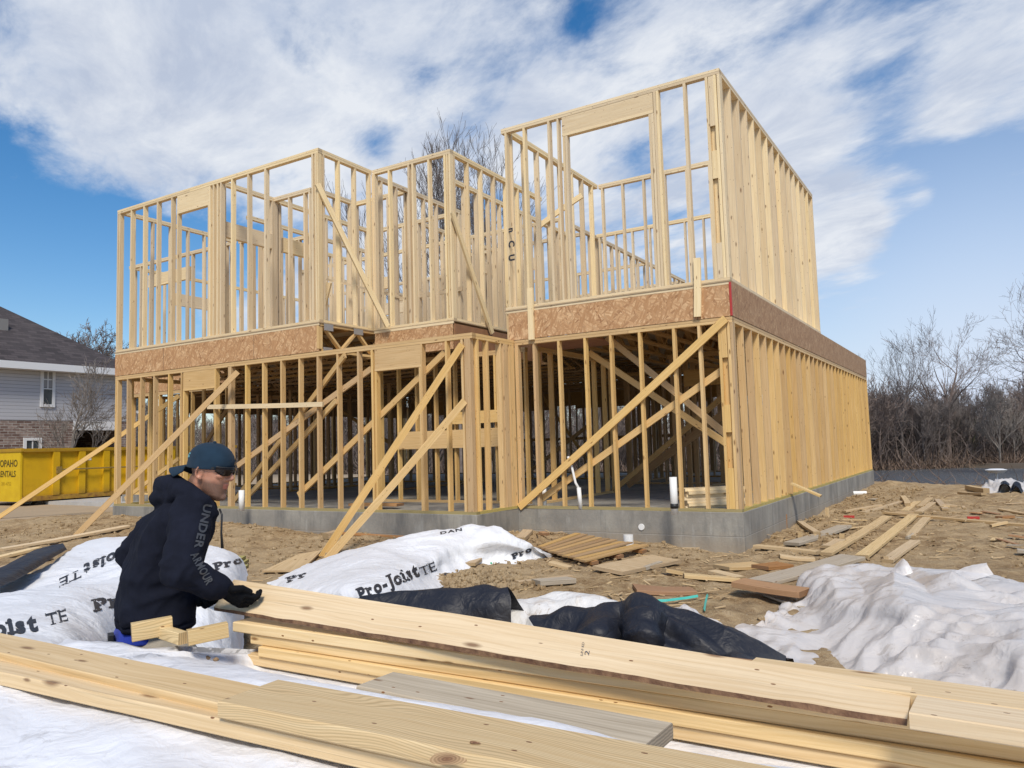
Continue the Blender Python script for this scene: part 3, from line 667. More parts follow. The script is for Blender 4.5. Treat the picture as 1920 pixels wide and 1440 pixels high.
# ------------------------------------------------------------------ yellow roll-off container
def dumpster():
    ycol = (.62, .38, .012)
    MY, nt, b = new_mat('yellow_paint'); N = NB(nt)
    co = N.n('TexCoord').outputs['Object']; s = N.n('SeparateXYZ', {0: co}).outputs
    f = N.noise(co, 4., 6, .7)
    c = N.mix(N.mr(f, .45, .75, 0., .5), ycol, (.42, .24, .015))
    c = N.mix(N.mr(N.math('ADD', s[2], N.math('MULTIPLY', f, .4)), .18, .42, .6, 0.), c, (.14, .07, .03))
    link(nt, c, b.inputs['Base Color']); b.inputs['Roughness'].default_value = .4
    a = atd(37, 900, 19.6); xd = a.x; y0 = a.y; zb = -.13; zt = onx(39, 848, xd).z; L = 6.6; W = 2.4
    e = empty('rolloff_container', (xd-W/2, y0+L/2, -.3))
    tag(e, 'yellow steel roll-off waste container beside the concrete pad', 'dumpster')
    mb = MB(); mb.box((xd-.06, y0+.05, zb), (xd, y0+L, zt)); mb.box((xd-W, y0+.05, zb), (xd-W+.06, y0+L, zt)); mb.box((xd-W+.06, y0+L-.06, zb), (xd-.06, y0+L, zt)); mb.box((xd-W+.06, y0+.05, zb), (xd-.06, y0+L-.06, zb+.08))
    mb.build('side_wall', MY, e)
    mb = MB(); mb.box((xd-W-.02, y0, zb), (xd+.02, y0+.048, zt+.01)); end = mb.build('end_panel', plain('yellow_panel', (.72, .50, .015), .4, nz=(3, (.62, .40, .012))), e)
    mb = MB(); mb.box((xd-.02, y0+.05, zt), (xd+.09, y0+L, zt+.09)); mb.box((xd-W-.08, y0+.05, zt), (xd-W+.02, y0+L, zt+.09)); mb.box((xd-W-.08, y0-.02, zt+.011), (xd+.09, y0+.049, zt+.10)); mb.build('top_rail', MY, e)
    for k in range(9):
        y = y0+.78+k*.68
        mb = MB(); mb.box((xd+.003, y, zb+.12), (xd+.085, y+.17, zt-.003)); mb.build('rib', MY, e)
    mb = MB(); mb.box((xd+.003, y0+.05, zb), (xd+.07, y0+L, zb+.118)); mb.build('bottom_rail', plain('rusty_steel', (.20, .09, .03), .8, nz=(9, (.42, .26, .03))), e)
    mb = MB(); mb.tube([(xd+.13, y0+.85, zb+.78), (xd+.13, y0+5.2, zb+.78)], .02, 6)
    for y in (y0+.9, y0+5.0): mb.box((xd+.086, y-.05, zb+.68), (xd+.15, y+.07, zb+.86))
    mb.build('latch_bar', plain('bar_steel', (.25, .17, .05), .6), e)
    for k, y in enumerate((y0+.5, y0+4.6)):
        mb = MB(); mb.tube([(xd-.25, y, -.28), (xd-.05, y, -.28)], .12, 12); mb.build('roller', MBLK, e)
    for (yy, zz, s_, cc) in ((y0+1.55+.2, zt-.25, .10, MWHT), (y0+4.15, zt-.25, .12, MWHT), (y0+4.3, zb+.45, .12, MWHT)):
        mb = MB(); mb.box((xd+.002, yy, zz), (xd+.006, yy+s_*.8, zz+s_)); mb.build('sticker', cc, e)
    return e, end, xd, y0, zb, zt
DE, DEND, DX, DY, DZB, DZT = dumpster()
MOLIVE = plain('container_print', (.10, .07, .01), .6)
def text_mesh(txt, size, bold=0., spacing=1.0):
    cu = bpy.data.curves.new('t', 'FONT'); cu.body = txt; cu.size = size; cu.offset = bold; cu.space_character = spacing; cu.resolution_u = 3
    o = bpy.data.objects.new('t', cu); COL.objects.link(o)
    dg = bpy.context.evaluated_depsgraph_get(); dg.update()
    me = bpy.data.meshes.new_from_object(o.evaluated_get(dg)); bpy.data.objects.remove(o); return me
def flat_text(name, txt, size, origin, ux, uz, mat, parent, bold=.0, spacing=1.0, right=False):
    me = text_mesh(txt, size, bold, spacing); W = max(v.co.x for v in me.vertices)
    for v in me.vertices:
        x = v.co.x-(W if right else 0); v.co = Vector(ux)*x+Vector(uz)*v.co.y
    me.materials.clear(); me.materials.append(mat)
    return place(bpy.data.objects.new(name, me), Vector(origin), parent)
flat_text('lettering', 'WOPAHO', .25, (DX-.12, DY-.004, DZT-.36), X, Z, MOLIVE, DEND, .006, 1.0, True)
flat_text('lettering', 'RENTALS', .22, (DX-.20, DY-.004, DZT-.62), X, Z, MOLIVE, DEND, .005, 1.0, True)
flat_text('lettering', '281-4752', .13, (DX-.42, DY-.004, DZT-.84), X, Z, plain('faint_print', (.45, .28, .01), .6), DEND, 0., 1.0, True)
# concrete pad at the left
mb = MB(); a = onz(30, 962, -.17); 
mb.box((-19.5, 1.2, -.5), (XL-.05, 8, -.165)); pad = mb.build('driveway_pad', plain('pale_concrete', (.46, .45, .43), .85, nz=(3, (.38, .37, .35)), bump=.2)); tag(pad, kind='structure')
# ------------------------------------------------------------------ bare trees
def bark(name, a, b_):
    M, nt, b = new_mat(name); N = NB(nt); co = N.n('TexCoord').outputs['Object']
    r = N.n('ObjectInfo').outputs['Random']
    c = N.mix(N.mr(N.noise(co, 3., 5, .7), .35, .65), a, b_)
    link(nt, c, b.inputs['Base Color']); b.inputs['Roughness'].default_value = .95; b.inputs['Specular IOR Level'].default_value = .1
    return M
MBK = bark('grey_bark', (.14, .118, .108), (.23, .20, .185)); MBK2 = bark('brown_bark', (.15, .115, .10), (.24, .19, .165)); MBK3 = bark('pale_bark', (.21, .185, .165), (.29, .26, .235))
def tree_geo(seed, H, spread=.5, trunk_r=.16, fork=.3, levels=5, kids=3, upright=.5, wig=.12, nseg=4, tw=.006, base_clear=.25):
    r = random.Random(seed); V = []; F = []; mi = []
    def tube(p0, d0, L, r0, r1, lev, up):
        n = nseg if lev < 3 else 3; side = 5 if lev == 0 else (4 if lev == 1 else 3)
        p = Vector(p0); d = Vector(d0); ref = d.orthogonal().normalized(); b0 = len(V); nodes = []
        for i in range(n+1):
            rad = r0+(r1-r0)*i/n
            ref = (ref-d*ref.dot(d)).normalized(); o = d.cross(ref)
            for k in range(side):
                a = 2*math.pi*k/side; V.append(tuple(p+(ref*math.cos(a)+o*math.sin(a))*rad))
            nodes.append((p.copy(), d.copy(), rad))
            if i < n:
                p = p+d*L/n
                d = (d+Vector((r.uniform(-1, 1), r.uniform(-1, 1), r.uniform(-.6, .8)))*wig*(1+lev*.35)+Z*up*.06).normalized()
        for i in range(n):
            for k in range(side):
                a = b0+i*side; k2 = (k+1) % side; F.append((a+k, a+k2, a+side+k2, a+side+k)); mi.append(lev)
        return nodes
    def grow(p, d, L, rad, lev):
        r1 = rad*(.45 if lev else .38)
        nodes = tube(p, d, L, rad, max(r1, tw*.6), lev, upright)
        if lev >= levels: return
        nk = kids+(2 if lev == 0 else (1 if lev < 3 else 0)); nk = nk*2 if lev == 0 else nk
        for k in range(nk):
            f = r.uniform(base_clear if lev == 0 else .25, 1.0) if k < nk-1 else 1.0
            i = min(int(f*(len(nodes)-1)), len(nodes)-2); t = f*(len(nodes)-1)-i
            q = nodes[i][0].lerp(nodes[i+1][0], t); dd = nodes[i][1]; rr = nodes[i][2]*(1-t)+nodes[i+1][2]*t
            ang = r.uniform(.35, .95)*spread*2 if f < 1 else r.uniform(.05, .3)
            az = r.uniform(0, 6.28); o = dd.orthogonal().normalized(); o = Matrix.Rotation(az, 3, dd) @ o
            nd = (dd*math.cos(ang)+o*math.sin(ang)+Z*upright*.25).normalized()
            grow(q, nd, L*r.uniform(.45, .72)*(1.0 if lev else .95-.35*f), max(rr*r.uniform(.45, .7), tw), lev+1)
    grow(Vector((0, 0, 0)), Vector((r.uniform(-.05, .05), r.uniform(-.05, .05), 1)).normalized(), H*.62, trunk_r, 0)
    zt = max(v[2] for v in V); k = H/zt; V = [(v[0]*k, v[1]*k, v[2]*k) for v in V]
    return V, F, mi
def mk(name, V, F, mat, smooth=False):
    me = bpy.data.meshes.new(name); me.from_pydata(V, [], F); me.materials.append(mat); me.update(); return me
def tree_pair(seed, mat, **kw): # trunk with main limbs / crown of twigs
    V, F, mi = tree_geo(seed, **kw)
    out = []
    for sel in (lambda l: l < 2, lambda l: l >= 2):
        fs = [f for f, l in zip(F, mi) if sel(l)]; ids = sorted({i for f in fs for i in f}); mp = {i: n for n, i in enumerate(ids)}
        out.append(mk('crown', [V[i] for i in ids], [tuple(mp[i] for i in f) for f in fs], mat))
    return out
def tree(pair, loc, rz, label, group=None, sc=1., name='bare_tree', cat='tree'):
    e = empty(name, loc); e.rotation_euler.z = rz; e.scale = (sc, sc, sc)
    tag(e, label, cat, group)
    for nm, me in zip(('trunk', 'crown'), pair):
        o = bpy.data.objects.new(nm, me); COL.objects.link(o); o.parent = e
    return e
def tpos(x, D, z): p = atd(x, 840, D); return Vector((p.x, p.y, z))
# tall tree behind the house
big = tree_pair(77, MBK, H=17.2, spread=.33, trunk_r=.26, levels=5, kids=4, upright=1.0, wig=.12, tw=.010, base_clear=.2)
_m = np.array([v.co[:] for v in big[1].vertices]).mean(0)
tree(big, tpos(858, 33, -1.2)-Vector((_m[0], _m[1], 0)), 0., 'tall bare tree rising behind the middle of the framed house')
p3 = [tree_pair(s, m_, H=11.5, spread=sp, trunk_r=.17, levels=5, kids=3, upright=up, wig=.15, tw=.009, base_clear=.35) for s, m_, sp, up in ((3, MBK, .42, .7), (5, MBK2, .5, .5), (8, MBK3, .40, .9), (11, MBK2, .55, .45), (14, MBK, .45, .8))]
tree(p3[1], tpos(1780, 62, -1.3), .4, 'tall spreading bare tree standing above the wood across the water', sc=1.06)
tree(p3[0], tpos(1692, 62, -1.3), 2.4, 'bare tree just right of the framed house above the wood', sc=.98)
rt_ = tree_pair(31, MBK, H=15, spread=.55, trunk_r=.26, levels=5, kids=3, upright=.35, wig=.22, tw=.012, base_clear=.3)
tree(rt_, tpos(1990, 47, -1.4), 1.0, 'large bare tree reaching in at the right edge', sc=.80)
lt = tree_pair(41, MBK2, H=11, spread=.6, trunk_r=.25, levels=5, kids=4, upright=.4, wig=.2, tw=.02)
tree(lt, tpos(158, 62, .6), 0, 'distant bare tree showing above the neighbour roof', sc=1.08)
# small tree in front of the neighbour house
yg = tree_pair(52, MBK3, H=4.6, spread=.50, trunk_r=.07, levels=4, kids=4, upright=.6, wig=.14, tw=.008, base_clear=.10)
tree(yg, tpos(128, 24.5, -.3), .8, 'young bare tree with many thin branches before the grey siding', sc=1.0)
# the far wood: one mass
def wood_mass():
    geos = [tree_geo(100+s, H=10, spread=.45, trunk_r=.13, levels=4, kids=4, upright=.7, wig=.17, tw=.02, base_clear=.15)[:2] for s in range(5)]
    arr = [(np.array(V), np.array([f if len(f) == 4 else f+(f[-1],) for f in F])) for V, F in geos]
    r = random.Random(5)
    for bi, (name, mat) in enumerate((('far_wood', MBK2), ('far_wood', MBK), ('far_wood', MBK3))):
        VV = []; FF = []; n = 0
        cnt = 150 if bi == 0 else (100 if bi == 1 else 36)
        for i in range(cnt):
            x = r.uniform(-60, 2100); row = r.random()
            D = r.uniform(60, 92)
            if x < 560: D += 12
            V, F = arr[r.randrange(5)]
            h = r.uniform(.50, .82)*(1.08 if r.random() < .15 else 1)*(D/66)**.5
            if x > 1600: h *= .93
            p = tpos(x, D, -1.5); a = r.uniform(0, 6.28); c, s_ = math.cos(a)*h, math.sin(a)*h
            W = np.stack([V[:, 0]*c-V[:, 1]*s_+p.x, V[:, 0]*s_+V[:, 1]*c+p.y, V[:, 2]*h+p.z], 1)
            VV.append(W); FF.append(F+n); n += len(V)
        VV = np.concatenate(VV); FF = np.concatenate(FF)
        me = bpy.data.meshes.new(name); me.from_pydata(VV.tolist(), [], FF.tolist()); me.materials.append(mat); me.update()
        o = bpy.data.objects.new(name, me); COL.objects.link(o)
        tag(o, ('brown leafless wood standing across the lake', 'grey leafless trees mixed through the far wood', 'pale trunks among the far wood')[bi], 'wood', kind='stuff')
wood_mass()
def thicket(name, n, xr, Dr, z0, hr, rad, mat, label, seed, cat='undergrowth', lean=.5, zf=None, per=6):
    """tangled stems: bushes made of many arching twigs"""
    r = random.Random(seed); V = []; F = []
    for i in range(n):
        x = r.uniform(*xr); D = r.uniform(*Dr)
        p = tpos(x, D, z0)
        if zf: p.z = zf(p)
        H = r.uniform(*hr)
        for k in range(per):
            d = Vector((r.uniform(-1, 1)*lean, r.uniform(-1, 1)*lean, 1)).normalized(); q = p+Vector((r.uniform(-.5, .5), r.uniform(-.5, .5), 0))*H*.5
            L = H*r.uniform(.5, 1.); w = rad*r.uniform(.6, 1.4); nn = 3
            o = Vector((r.uniform(-1, 1), r.uniform(-1, 1), r.uniform(-.3, .3))).normalized()
            pp = q.copy(); prev = None
            for j in range(nn+1):
                ww = w*(1-j/(nn+.6)); V += [tuple(pp-o*ww), tuple(pp+o*ww)]
                if j: b = len(V)-4; F.append((b, b+1, b+3, b+2))
                pp = pp+d*L/nn; d = (d+Vector((r.uniform(-.5, .5), r.uniform(-.5, .5), r.uniform(-.5, .2)))).normalized()
    o = bpy.data.objects.new(name, mk(name, V, F, mat)); COL.objects.link(o); tag(o, label, cat, kind='stuff'); return o
MUG = bark('undergrowth_brown', (.13, .10, .088), (.21, .17, .15)); MUG2 = bark('evergreen_scrub', (.03, .038, .018), (.06, .065, .032)); MBR = bark('dry_brush', (.16, .11, .085), (.26, .19, .14))
thicket('undergrowth', 9000, (-80, 2100), (61, 88), -1.7, (2.0, 6.5), .04, MUG, 'dense brown brushwood filling the foot of the far wood', 1, per=7, lean=.8)
thicket('undergrowth', 1500, (-80, 2100), (63, 80), -1.6, (1.5, 5), .07, MUG2, 'dark green scrub inside the far wood', 2, per=6, lean=.9)
thicket('undergrowth', 900, (-80, 2100), (59.5, 62), -1.75, (.8, 2.6), .03, MBR, 'pale dry scrub along the far shore', 3, per=7, lean=1.)
# brush heaped on the near bank
def bankz(p): return bank(p.x, p.y, float(ground_base(p.x, p.y)))-.05
def bank_brush():
    r = random.Random(9); V = []; F = []
    for i in range(5200):
        x = r.uniform(-18, 15); d = r.uniform(.2, 3.4)**1.0
        y = shore_y(x)+d; q = Vector((x, y, 0)); q.z = bankz(q)+r.uniform(0, .2)
        dd = Vector((r.uniform(-1, 1), r.uniform(-.7, .7), r.uniform(-.05, .5))).normalized(); L = r.uniform(.25, 1.1); w = r.uniform(.004, .016)
        o = dd.orthogonal().normalized(); o2 = dd.cross(o); p = q
        for j in range(4):
            ww = w*(1-j/4.5); V += [tuple(p+o*ww), tuple(p-o*ww*.5+o2*ww*.87), tuple(p-o*ww*.5-o2*ww*.87)]
            if j:
                b = len(V)-6
                for k in range(3): F.append((b+k, b+(k+1) % 3, b+3+(k+1) % 3, b+3+k))
            p = p+dd*L/3; dd = (dd+Vector((r.uniform(-.5, .5), r.uniform(-.5, .5), r.uniform(-.3, .25)))).normalized()
    o = bpy.data.objects.new('brush', mk('brush', V, F, MBR)); COL.objects.link(o)
    tag(o, 'reddish dry brush and sticks heaped along the near bank', 'brush', kind='stuff')
bank_brush()
def bank_grass():
    r = random.Random(19); V = []; F = []
    for i in range(9000):
        x = r.uniform(-16, 14); y = shore_y(x)+r.uniform(1.0, 4.); q = Vector((x, y, 0)); q.z = bankz(q)
        h = r.uniform(.15, .5); a = r.uniform(0, 6.3); w = .012
        V += [tuple(q+Vector((math.cos(a), math.sin(a), 0))*w), tuple(q-Vector((math.cos(a), math.sin(a), 0))*w), tuple(q+Vector((r.uniform(-.15, .15), r.uniform(-.15, .15), h)))]
        F.append((len(V)-3, len(V)-2, len(V)-1))
    o = bpy.data.objects.new('grass', mk('grass', V, F, bark('bank_weeds', (.07, .075, .03), (.16, .13, .07)))); COL.objects.link(o); tag(o, 'low green and brown weeds on the bank', 'grass', kind='stuff')
bank_grass()
# ------------------------------------------------------------------ sheets of wrap and plastic
def catmull(P, n):
    P = np.array(P, float); P = np.concatenate([[2*P[0]-P[1]], P, [2*P[-1]-P[-2]]]); out = []
    for i in range(1, len(P)-2):
        for k in range(n):
            t = k/n; a, b, c, d = P[i-1], P[i], P[i+1], P[i+2]
            out.append(.5*((2*b)+(-a+c)*t+(2*a-5*b+4*c-d)*t*t+(-a+3*b-3*c+d)*t**3))
    out.append(P[-2]); return np.array(out)
def ridged(p, s, seed, warp=.5):
    q = Vector(p)*s+Vector((seed*7.3, seed*3.1, seed))
    w = Vector((noise.noise(q*.6), noise.noise(q*.6+Vector((5, 2, 1))), noise.noise(q*.6+Vector((1, 9, 4)))))*warp*2
    return 1-abs(noise.noise(q+w))*2.6
def cell(p, s):
    return noise.voronoi(Vector(p)+Vector((s*3.7, s*1.3, s*2.1)))[0][0]
FD = [(.9, .4, .3, 1.0), (-.35, .95, -.2, 1.35), (.6, -.7, .6, 2.1), (.2, .9, .7, 3.1), (1., -.1, -.5, 3.9)]
def folds(q, sc, seed, lo=0, hi=5):
    h = 0.
    for k in range(lo, hi):
        a, b, c, f = FD[k]; o = Vector((seed*1.7+k*5, k*3.3, seed))
        u = (q.x*a+q.y*b+q.z*c)*f*sc*1.3+1.5*noise.noise(q*sc*.55*f**.5+o)
        tri = abs((u % 1)*2-1); tri = tri if k % 2 else 1-tri
        m = max(0., noise.noise(q*sc*.9+o*2.3)+.22)
        h += (tri-.5)*m/f**.75*1.5
    return h
def sheet(name, rows, mat, label, cat, amp=.02, seed=1, n=14, sc=1.6, fine=.35, aniso=(1, 1, 1), edge=0., group=None, solid=0, parent=None, mode='fold'):
    G = np.array([catmull(r, n) for r in rows]); G = np.array([catmull(G[:, i], n) for i in range(G.shape[1])]).transpose(1, 0, 2)
    nj, ni = G.shape[:2]
    # normals
    du = np.gradient(G, axis=1); dv = np.gradient(G, axis=0); nn = np.cross(du, dv); nn /= np.linalg.norm(nn, axis=2, keepdims=True)+1e-9
    if nn[..., 2].mean() < 0: nn = -nn
    for j in range(nj):
        for i in range(ni):
            p = Vector(G[j, i]); q = Vector((p.x*aniso[0], p.y*aniso[1], p.z*aniso[2]))
            if mode == 'drape': h = amp*((cell(q*sc, seed)-.45)*.6+1.5*folds(q, sc*.9, seed, 0, 4))
            elif mode == 'crumple':
                w = Vector((noise.noise(q*sc*.7), noise.noise(q*sc*.7+Vector((4, 2, 9))), noise.noise(q*sc*.7+Vector((8, 1, 3)))))*.35
                h = amp*((cell(q*sc+w, seed)-.45)*.9+fine*.5*(cell(q*sc*2.3+w, seed+4)-.45))+amp*folds(q, sc, seed)*.9
            else:
                h = amp*(1.1*noise.noise(q*sc*.8+Vector((seed, 0, 3)))+.35*(1-3*abs(noise.noise(Vector((q.x*sc*1.2+q.y*sc*2., q.y*sc*.8, q.z*sc*2)) +Vector((0, seed, 0))))) + fine*.5*(.45-cell(q*sc*2.6, seed)) + fine*.10*(.45-cell(q*sc*7, seed+2)) + fine*.8*folds(q, sc*1.5, seed))
            G[j, i] += nn[j, i]*h
            if edge and (i in (0, ni-1) or j in (0, nj-1)): G[j, i] += np.array([noise.noise(p*5), noise.noise(p*5+Vector((3, 3, 3))), 0])*edge
    V = G.reshape(-1, 3); idx = np.arange(nj*ni).reshape(nj, ni)
    F = np.stack([idx[:-1, :-1], idx[:-1, 1:], idx[1:, 1:], idx[1:, :-1]], -1).reshape(-1, 4)
    c = V.mean(0); c[2] = V[:, 2].min()
    me = bpy.data.meshes.new(name); me.from_pydata((V-c).tolist(), [], F.tolist()); me.polygons.foreach_set('use_smooth', [True]*len(F)); me.materials.append(mat); me.update()
    o = place(bpy.data.objects.new(name, me), Vector(c), parent)
    if label: tag(o, label, cat, group)
    if solid:
        md = o.modifiers.new('thickness', 'SOLIDIFY'); md.thickness = solid; md.offset = -1
    bvh = BVHTree.FromPolygons([Vector(v) for v in V], [tuple(f) for f in F.tolist()])
    return o, bvh
def zr(pts): return [tuple(onz(x, y, z)) for x, y, z in pts]
def behind(row, dist, z): # a hidden row on the far side, resting on the soil
    out = []
    for p in row:
        d = Vector((p[0]-CP.x, p[1]-CP.y, 0)).normalized(); q = Vector(p)+d*dist; out.append((q.x, q.y, z))
    return out
def glyphs(txt, bold, slab=False, spacing=1.):
    """letters as (vertices, faces) laid out along x, cap height about .73"""
    V = []; F = []; x = 0.
    for ch in txt:
        if ch == ' ': x += .33; continue
        me = text_mesh(ch, 1., bold); vs = [v.co.copy() for v in me.vertices]
        x0 = min(v.x for v in vs); x1 = max(v.x for v in vs); b = len(V)
        V += [(v.x-x0+x, v.y) for v in vs]; F += [tuple(b+i for i in p.vertices) for p in me.polygons]; w = x1-x0
        def bar(a, c, d, e):
            b = len(V); V.extend([(a, d), (c, d), (c, e), (a, e)]); F.append((b, b+1, b+2, b+3))
        if slab:
            t = .10
            if ch in 'Prp': bar(x-.08, x+.27, -.0 if ch != 'p' else -.2, t)
            if ch == 'r': bar(x-.08, x+.1, .47, .56)
            if ch == 'P': bar(x-.08, x+.2, .64, .735)
            if ch == 'i': bar(x-.09, x+w+.09, 0, t); bar(x-.09, x+w*.6, .47, .56)
            if ch == 'J': bar(x+w-.34, x+w+.10, .64, .735)
        if slab == 'thin':
            if ch == 'T': bar(x+w/2-.14, x+w/2+.14, 0, .045); bar(x-.01, x+.03, .55, .73); bar(x+w-.03, x+w+.01, .55, .73)
            if ch == 'E': bar(x-.06, x+.1, 0, .045); bar(x-.06, x+.1, .685, .73); bar(x+w-.03, x+w+.01, 0, .17); bar(x+w-.03, x+w+.01, .57, .73)
        x += w+.09*spacing
        bpy.data.meshes.remove(me)
    return V, F, x
def print_on(bvh, txt, p0, p1, hpx, mat, parent, up=None, bold=.03, slab=False, curve=0., name='lettering', off=.014, spacing=1., visible=None, hgt1=None, label=None):
    V, F, W = glyphs(txt, bold, slab, spacing)
    bm = bmesh.new(); vs = [bm.verts.new((a, b, 0)) for a, b in V]
    for f in F:
        try: bm.faces.new([vs[i] for i in f])
        except ValueError: pass
    bmesh.ops.triangulate(bm, faces=bm.faces[:])
    for _ in range(3):
        es = [e for e in bm.edges if e.calc_length() > .12]
        if es: bmesh.ops.subdivide_edges(bm, edges=es, cuts=1)
        bmesh.ops.triangulate(bm, faces=[f for f in bm.faces if len(f.verts) > 3])
    P0 = np.array(p0, float); P1 = np.array(p1, float); d = P1-P0; L = np.hypot(*d); t = d/L
    pr = np.array(up, float) if up is not None else np.array([t[1], -t[0]])
    dead = []
    for v in bm.verts:
        a, b = v.co.x/W, v.co.y/.73
        hh = hpx+(0 if hgt1 is None else (hgt1-hpx)*a)
        q = P0+d*a+pr*b*hh+np.array([t[1], -t[0]])*curve*math.sin(a*math.pi)
        dr = ray(q[0], q[1]).normalized()
        loc, nrm, fi, dist = bvh.ray_cast(CP, dr)
        if loc is None: dead.append(v); v.co = CP+dr*5; continue
        v.co = loc-dr*off
    bmesh.ops.delete(bm, geom=dead, context='VERTS')
    me = bpy.data.meshes.new(name); bm.to_mesh(me); bm.free(); me.materials.append(mat)
    po = Vector((0, 0, 0)); q = parent
    while q: po += q.location; q = q.parent
    for v in me.vertices: v.co -= po
    o = bpy.data.objects.new(name, me); COL.objects.link(o); o.parent = parent
    return o
# left wrap
r0 = zr([(-170, 1118, -.12), (-70, 1108, -.06), (20, 1092, .0), (105, 1052, .05), (160, 1017, .08), (235, 1009, .10), (320, 1010, .1), (400, 1032, .08), (441, 1046, .02), (457, 1078, -.18)])
g0 = behind(r0, .45, -.36)
o1, b1 = sheet('lumber_wrap', [g0, r0,
    zr([(-170, 1130, -.02), (-70, 1120, .0), (20, 1104, .03), (105, 1076, .08), (160, 1052, .11), (235, 1046, .12), (320, 1056, .1), (395, 1068, .07), (438, 1082, .0), (457, 1112, -.2)]),
    zr([(-170, 1142, .06), (-70, 1130, .08), (20, 1112, .09), (105, 1094, .10), (165, 1090, .09), (235, 1090, .09), (320, 1100, .08), (390, 1110, .05), (436, 1122, -.05), (456, 1150, -.3)]),
    zr([(-170, 1150, .18), (-70, 1138, .20), (20, 1120, .21), (105, 1108, .20), (165, 1104, .16), (235, 1112, .08), (310, 1125, .02), (390, 1140, -.05), (436, 1152, -.15), (456, 1175, -.38)]),
    zr([(-170, 1180, .24), (-70, 1172, .25), (20, 1160, .26), (105, 1150, .25), (160, 1150, .20), (235, 1155, .05), (310, 1165, -.05), (390, 1175, -.12), (436, 1185, -.22), (458, 1200, -.42)]),
    zr([(-170, 1225, .25), (-70, 1222, .255), (20, 1218, .255), (105, 1218, .25), (165, 1212, .18), (235, 1205, .0), (310, 1212, -.12), (390, 1222, -.2), (436, 1228, -.3), (462, 1236, -.46)])],
    MTW, 'white woven lumber wrap with black printing heaped behind the worker', 'wrap', amp=.030, seed=2, sc=1.1, fine=.85)
print_on(b1, 'Pro-Joist', (-128, 1222), (76, 1180), 31, MINK, o1, bold=.05, slab=True, name='lettering', curve=4)
print_on(b1, 'TE', (90, 1173), (131, 1163), 24, MINK, o1, bold=0., slab='thin')
print_on(b1, 'Pro-Joist', (179, 1146), (396, 1097), 23, MINK, o1, bold=.05, slab=True)
print_on(b1, 'Pro-Joist', (404, 1069), (545, 1030), 14, MINK, o1, bold=.05, slab=True)
print_on(b1, 'Joist', (232, 1028), (154, 1060), 20, MINK, o1, up=(-.05, 1.), bold=.05, slab=True)
print_on(b1, 'TE', (152, 1066), (108, 1086), 17, MINK, o1, up=(-.15, -1.) if 0 else (.0, 1.), bold=0., slab='thin')
sheet('wrap_edge', [zr([(-160, 1085, .12), (-60, 1076, .12), (0, 1063, .13), (60, 1034, .13), (118, 1020, .12)]), zr([(-160, 1105, .17), (-60, 1096, .17), (0, 1080, .17), (58, 1052, .17), (122, 1025, .14)]), zr([(-160, 1135, .14), (-60, 1120, .14), (0, 1101, .14), (55, 1073, .14), (126, 1030, .12)])], MTB, 'black turned-over edge of wrap lying at the left of the printed wrap', 'wrap', amp=.012, seed=4, sc=2)
# middle wrap
r0 = zr([(498, 1102, -.44), (545, 1072, -.36), (610, 1044, -.24), (690, 1022, -.15), (780, 1003, -.08), (870, 989, -.02), (925, 990, -.03), (975, 1008, -.14), (1010, 1030, -.28), (1036, 1046, -.40)])
o2, b2 = sheet('lumber_wrap', [behind(r0, .5, -.46), r0,
    zr([(500, 1112, -.42), (548, 1090, -.32), (615, 1070, -.2), (690, 1050, -.14), (780, 1030, -.14), (860, 1015, -.12), (920, 1012, -.12), (975, 1025, -.22), (1008, 1038, -.33), (1036, 1048, -.42)]),
    zr([(505, 1122, -.42), (555, 1110, -.30), (620, 1098, -.18), (690, 1082, -.12), (765, 1065, -.16), (840, 1048, -.26), (910, 1040, -.28), (965, 1042, -.32), (1000, 1050, -.38), (1032, 1054, -.43)]),
    zr([(515, 1135, -.44), (570, 1128, -.34), (635, 1120, -.22), (700, 1108, -.15), (760, 1090, -.20), (820, 1075, -.34), (890, 1062, -.38), (945, 1060, -.40), (985, 1062, -.42), (1018, 1062, -.44)]),
    zr([(530, 1150, -.48), (590, 1150, -.42), (650, 1146, -.32), (715, 1138, -.25), (780, 1118, -.3), (838, 1098, -.43), (880, 1085, -.46), (935, 1075, -.46), (975, 1070, -.46), (1008, 1068, -.47)])],
    MTW, 'white woven wrap with large black printing heaped in front of the slab corner', 'wrap', amp=.034, seed=6, sc=1.2, fine=1.1)
print_on(b2, 'Pro-Joist', (676, 1124), (790, 1078), 22, MINK, o2, bold=.05, slab=True, hgt1=26)
print_on(b2, 'TE', (792, 1080), (822, 1068), 18, MINK, o2, bold=0., slab='thin')
print_on(b2, 'TE', (905, 1075), (942, 1062), 10, MINKG, o2, bold=0., slab='thin')
print_on(b2, 'Pro', (963, 1048), (1000, 1032), 10, MINK, o2, bold=.05, slab=True)
print_on(b2, 'Pro-J', (832, 1082), (905, 1072), 7, MINK, o2, bold=.05, slab=True)
print_on(b2, 'DAN', (826, 1002), (868, 994), 5, MINK, o2, bold=.03)
print_on(b2, 'Pr', (540, 1092), (580, 1078), 10, MINK, o2, bold=.05, slab=True)
mb = MB(); 
for (x, y) in ((921, 1056), (1014, 1048)):
    loc, nr, _, _ = b2.ray_cast(CP, ray(x, y).normalized())
    if loc: mb.tube([loc-nr*.002, loc+nr*.006], .014, 10)
mb.build('green_dot', plain('green_paint', (.01, .30, .13), .5), o2)
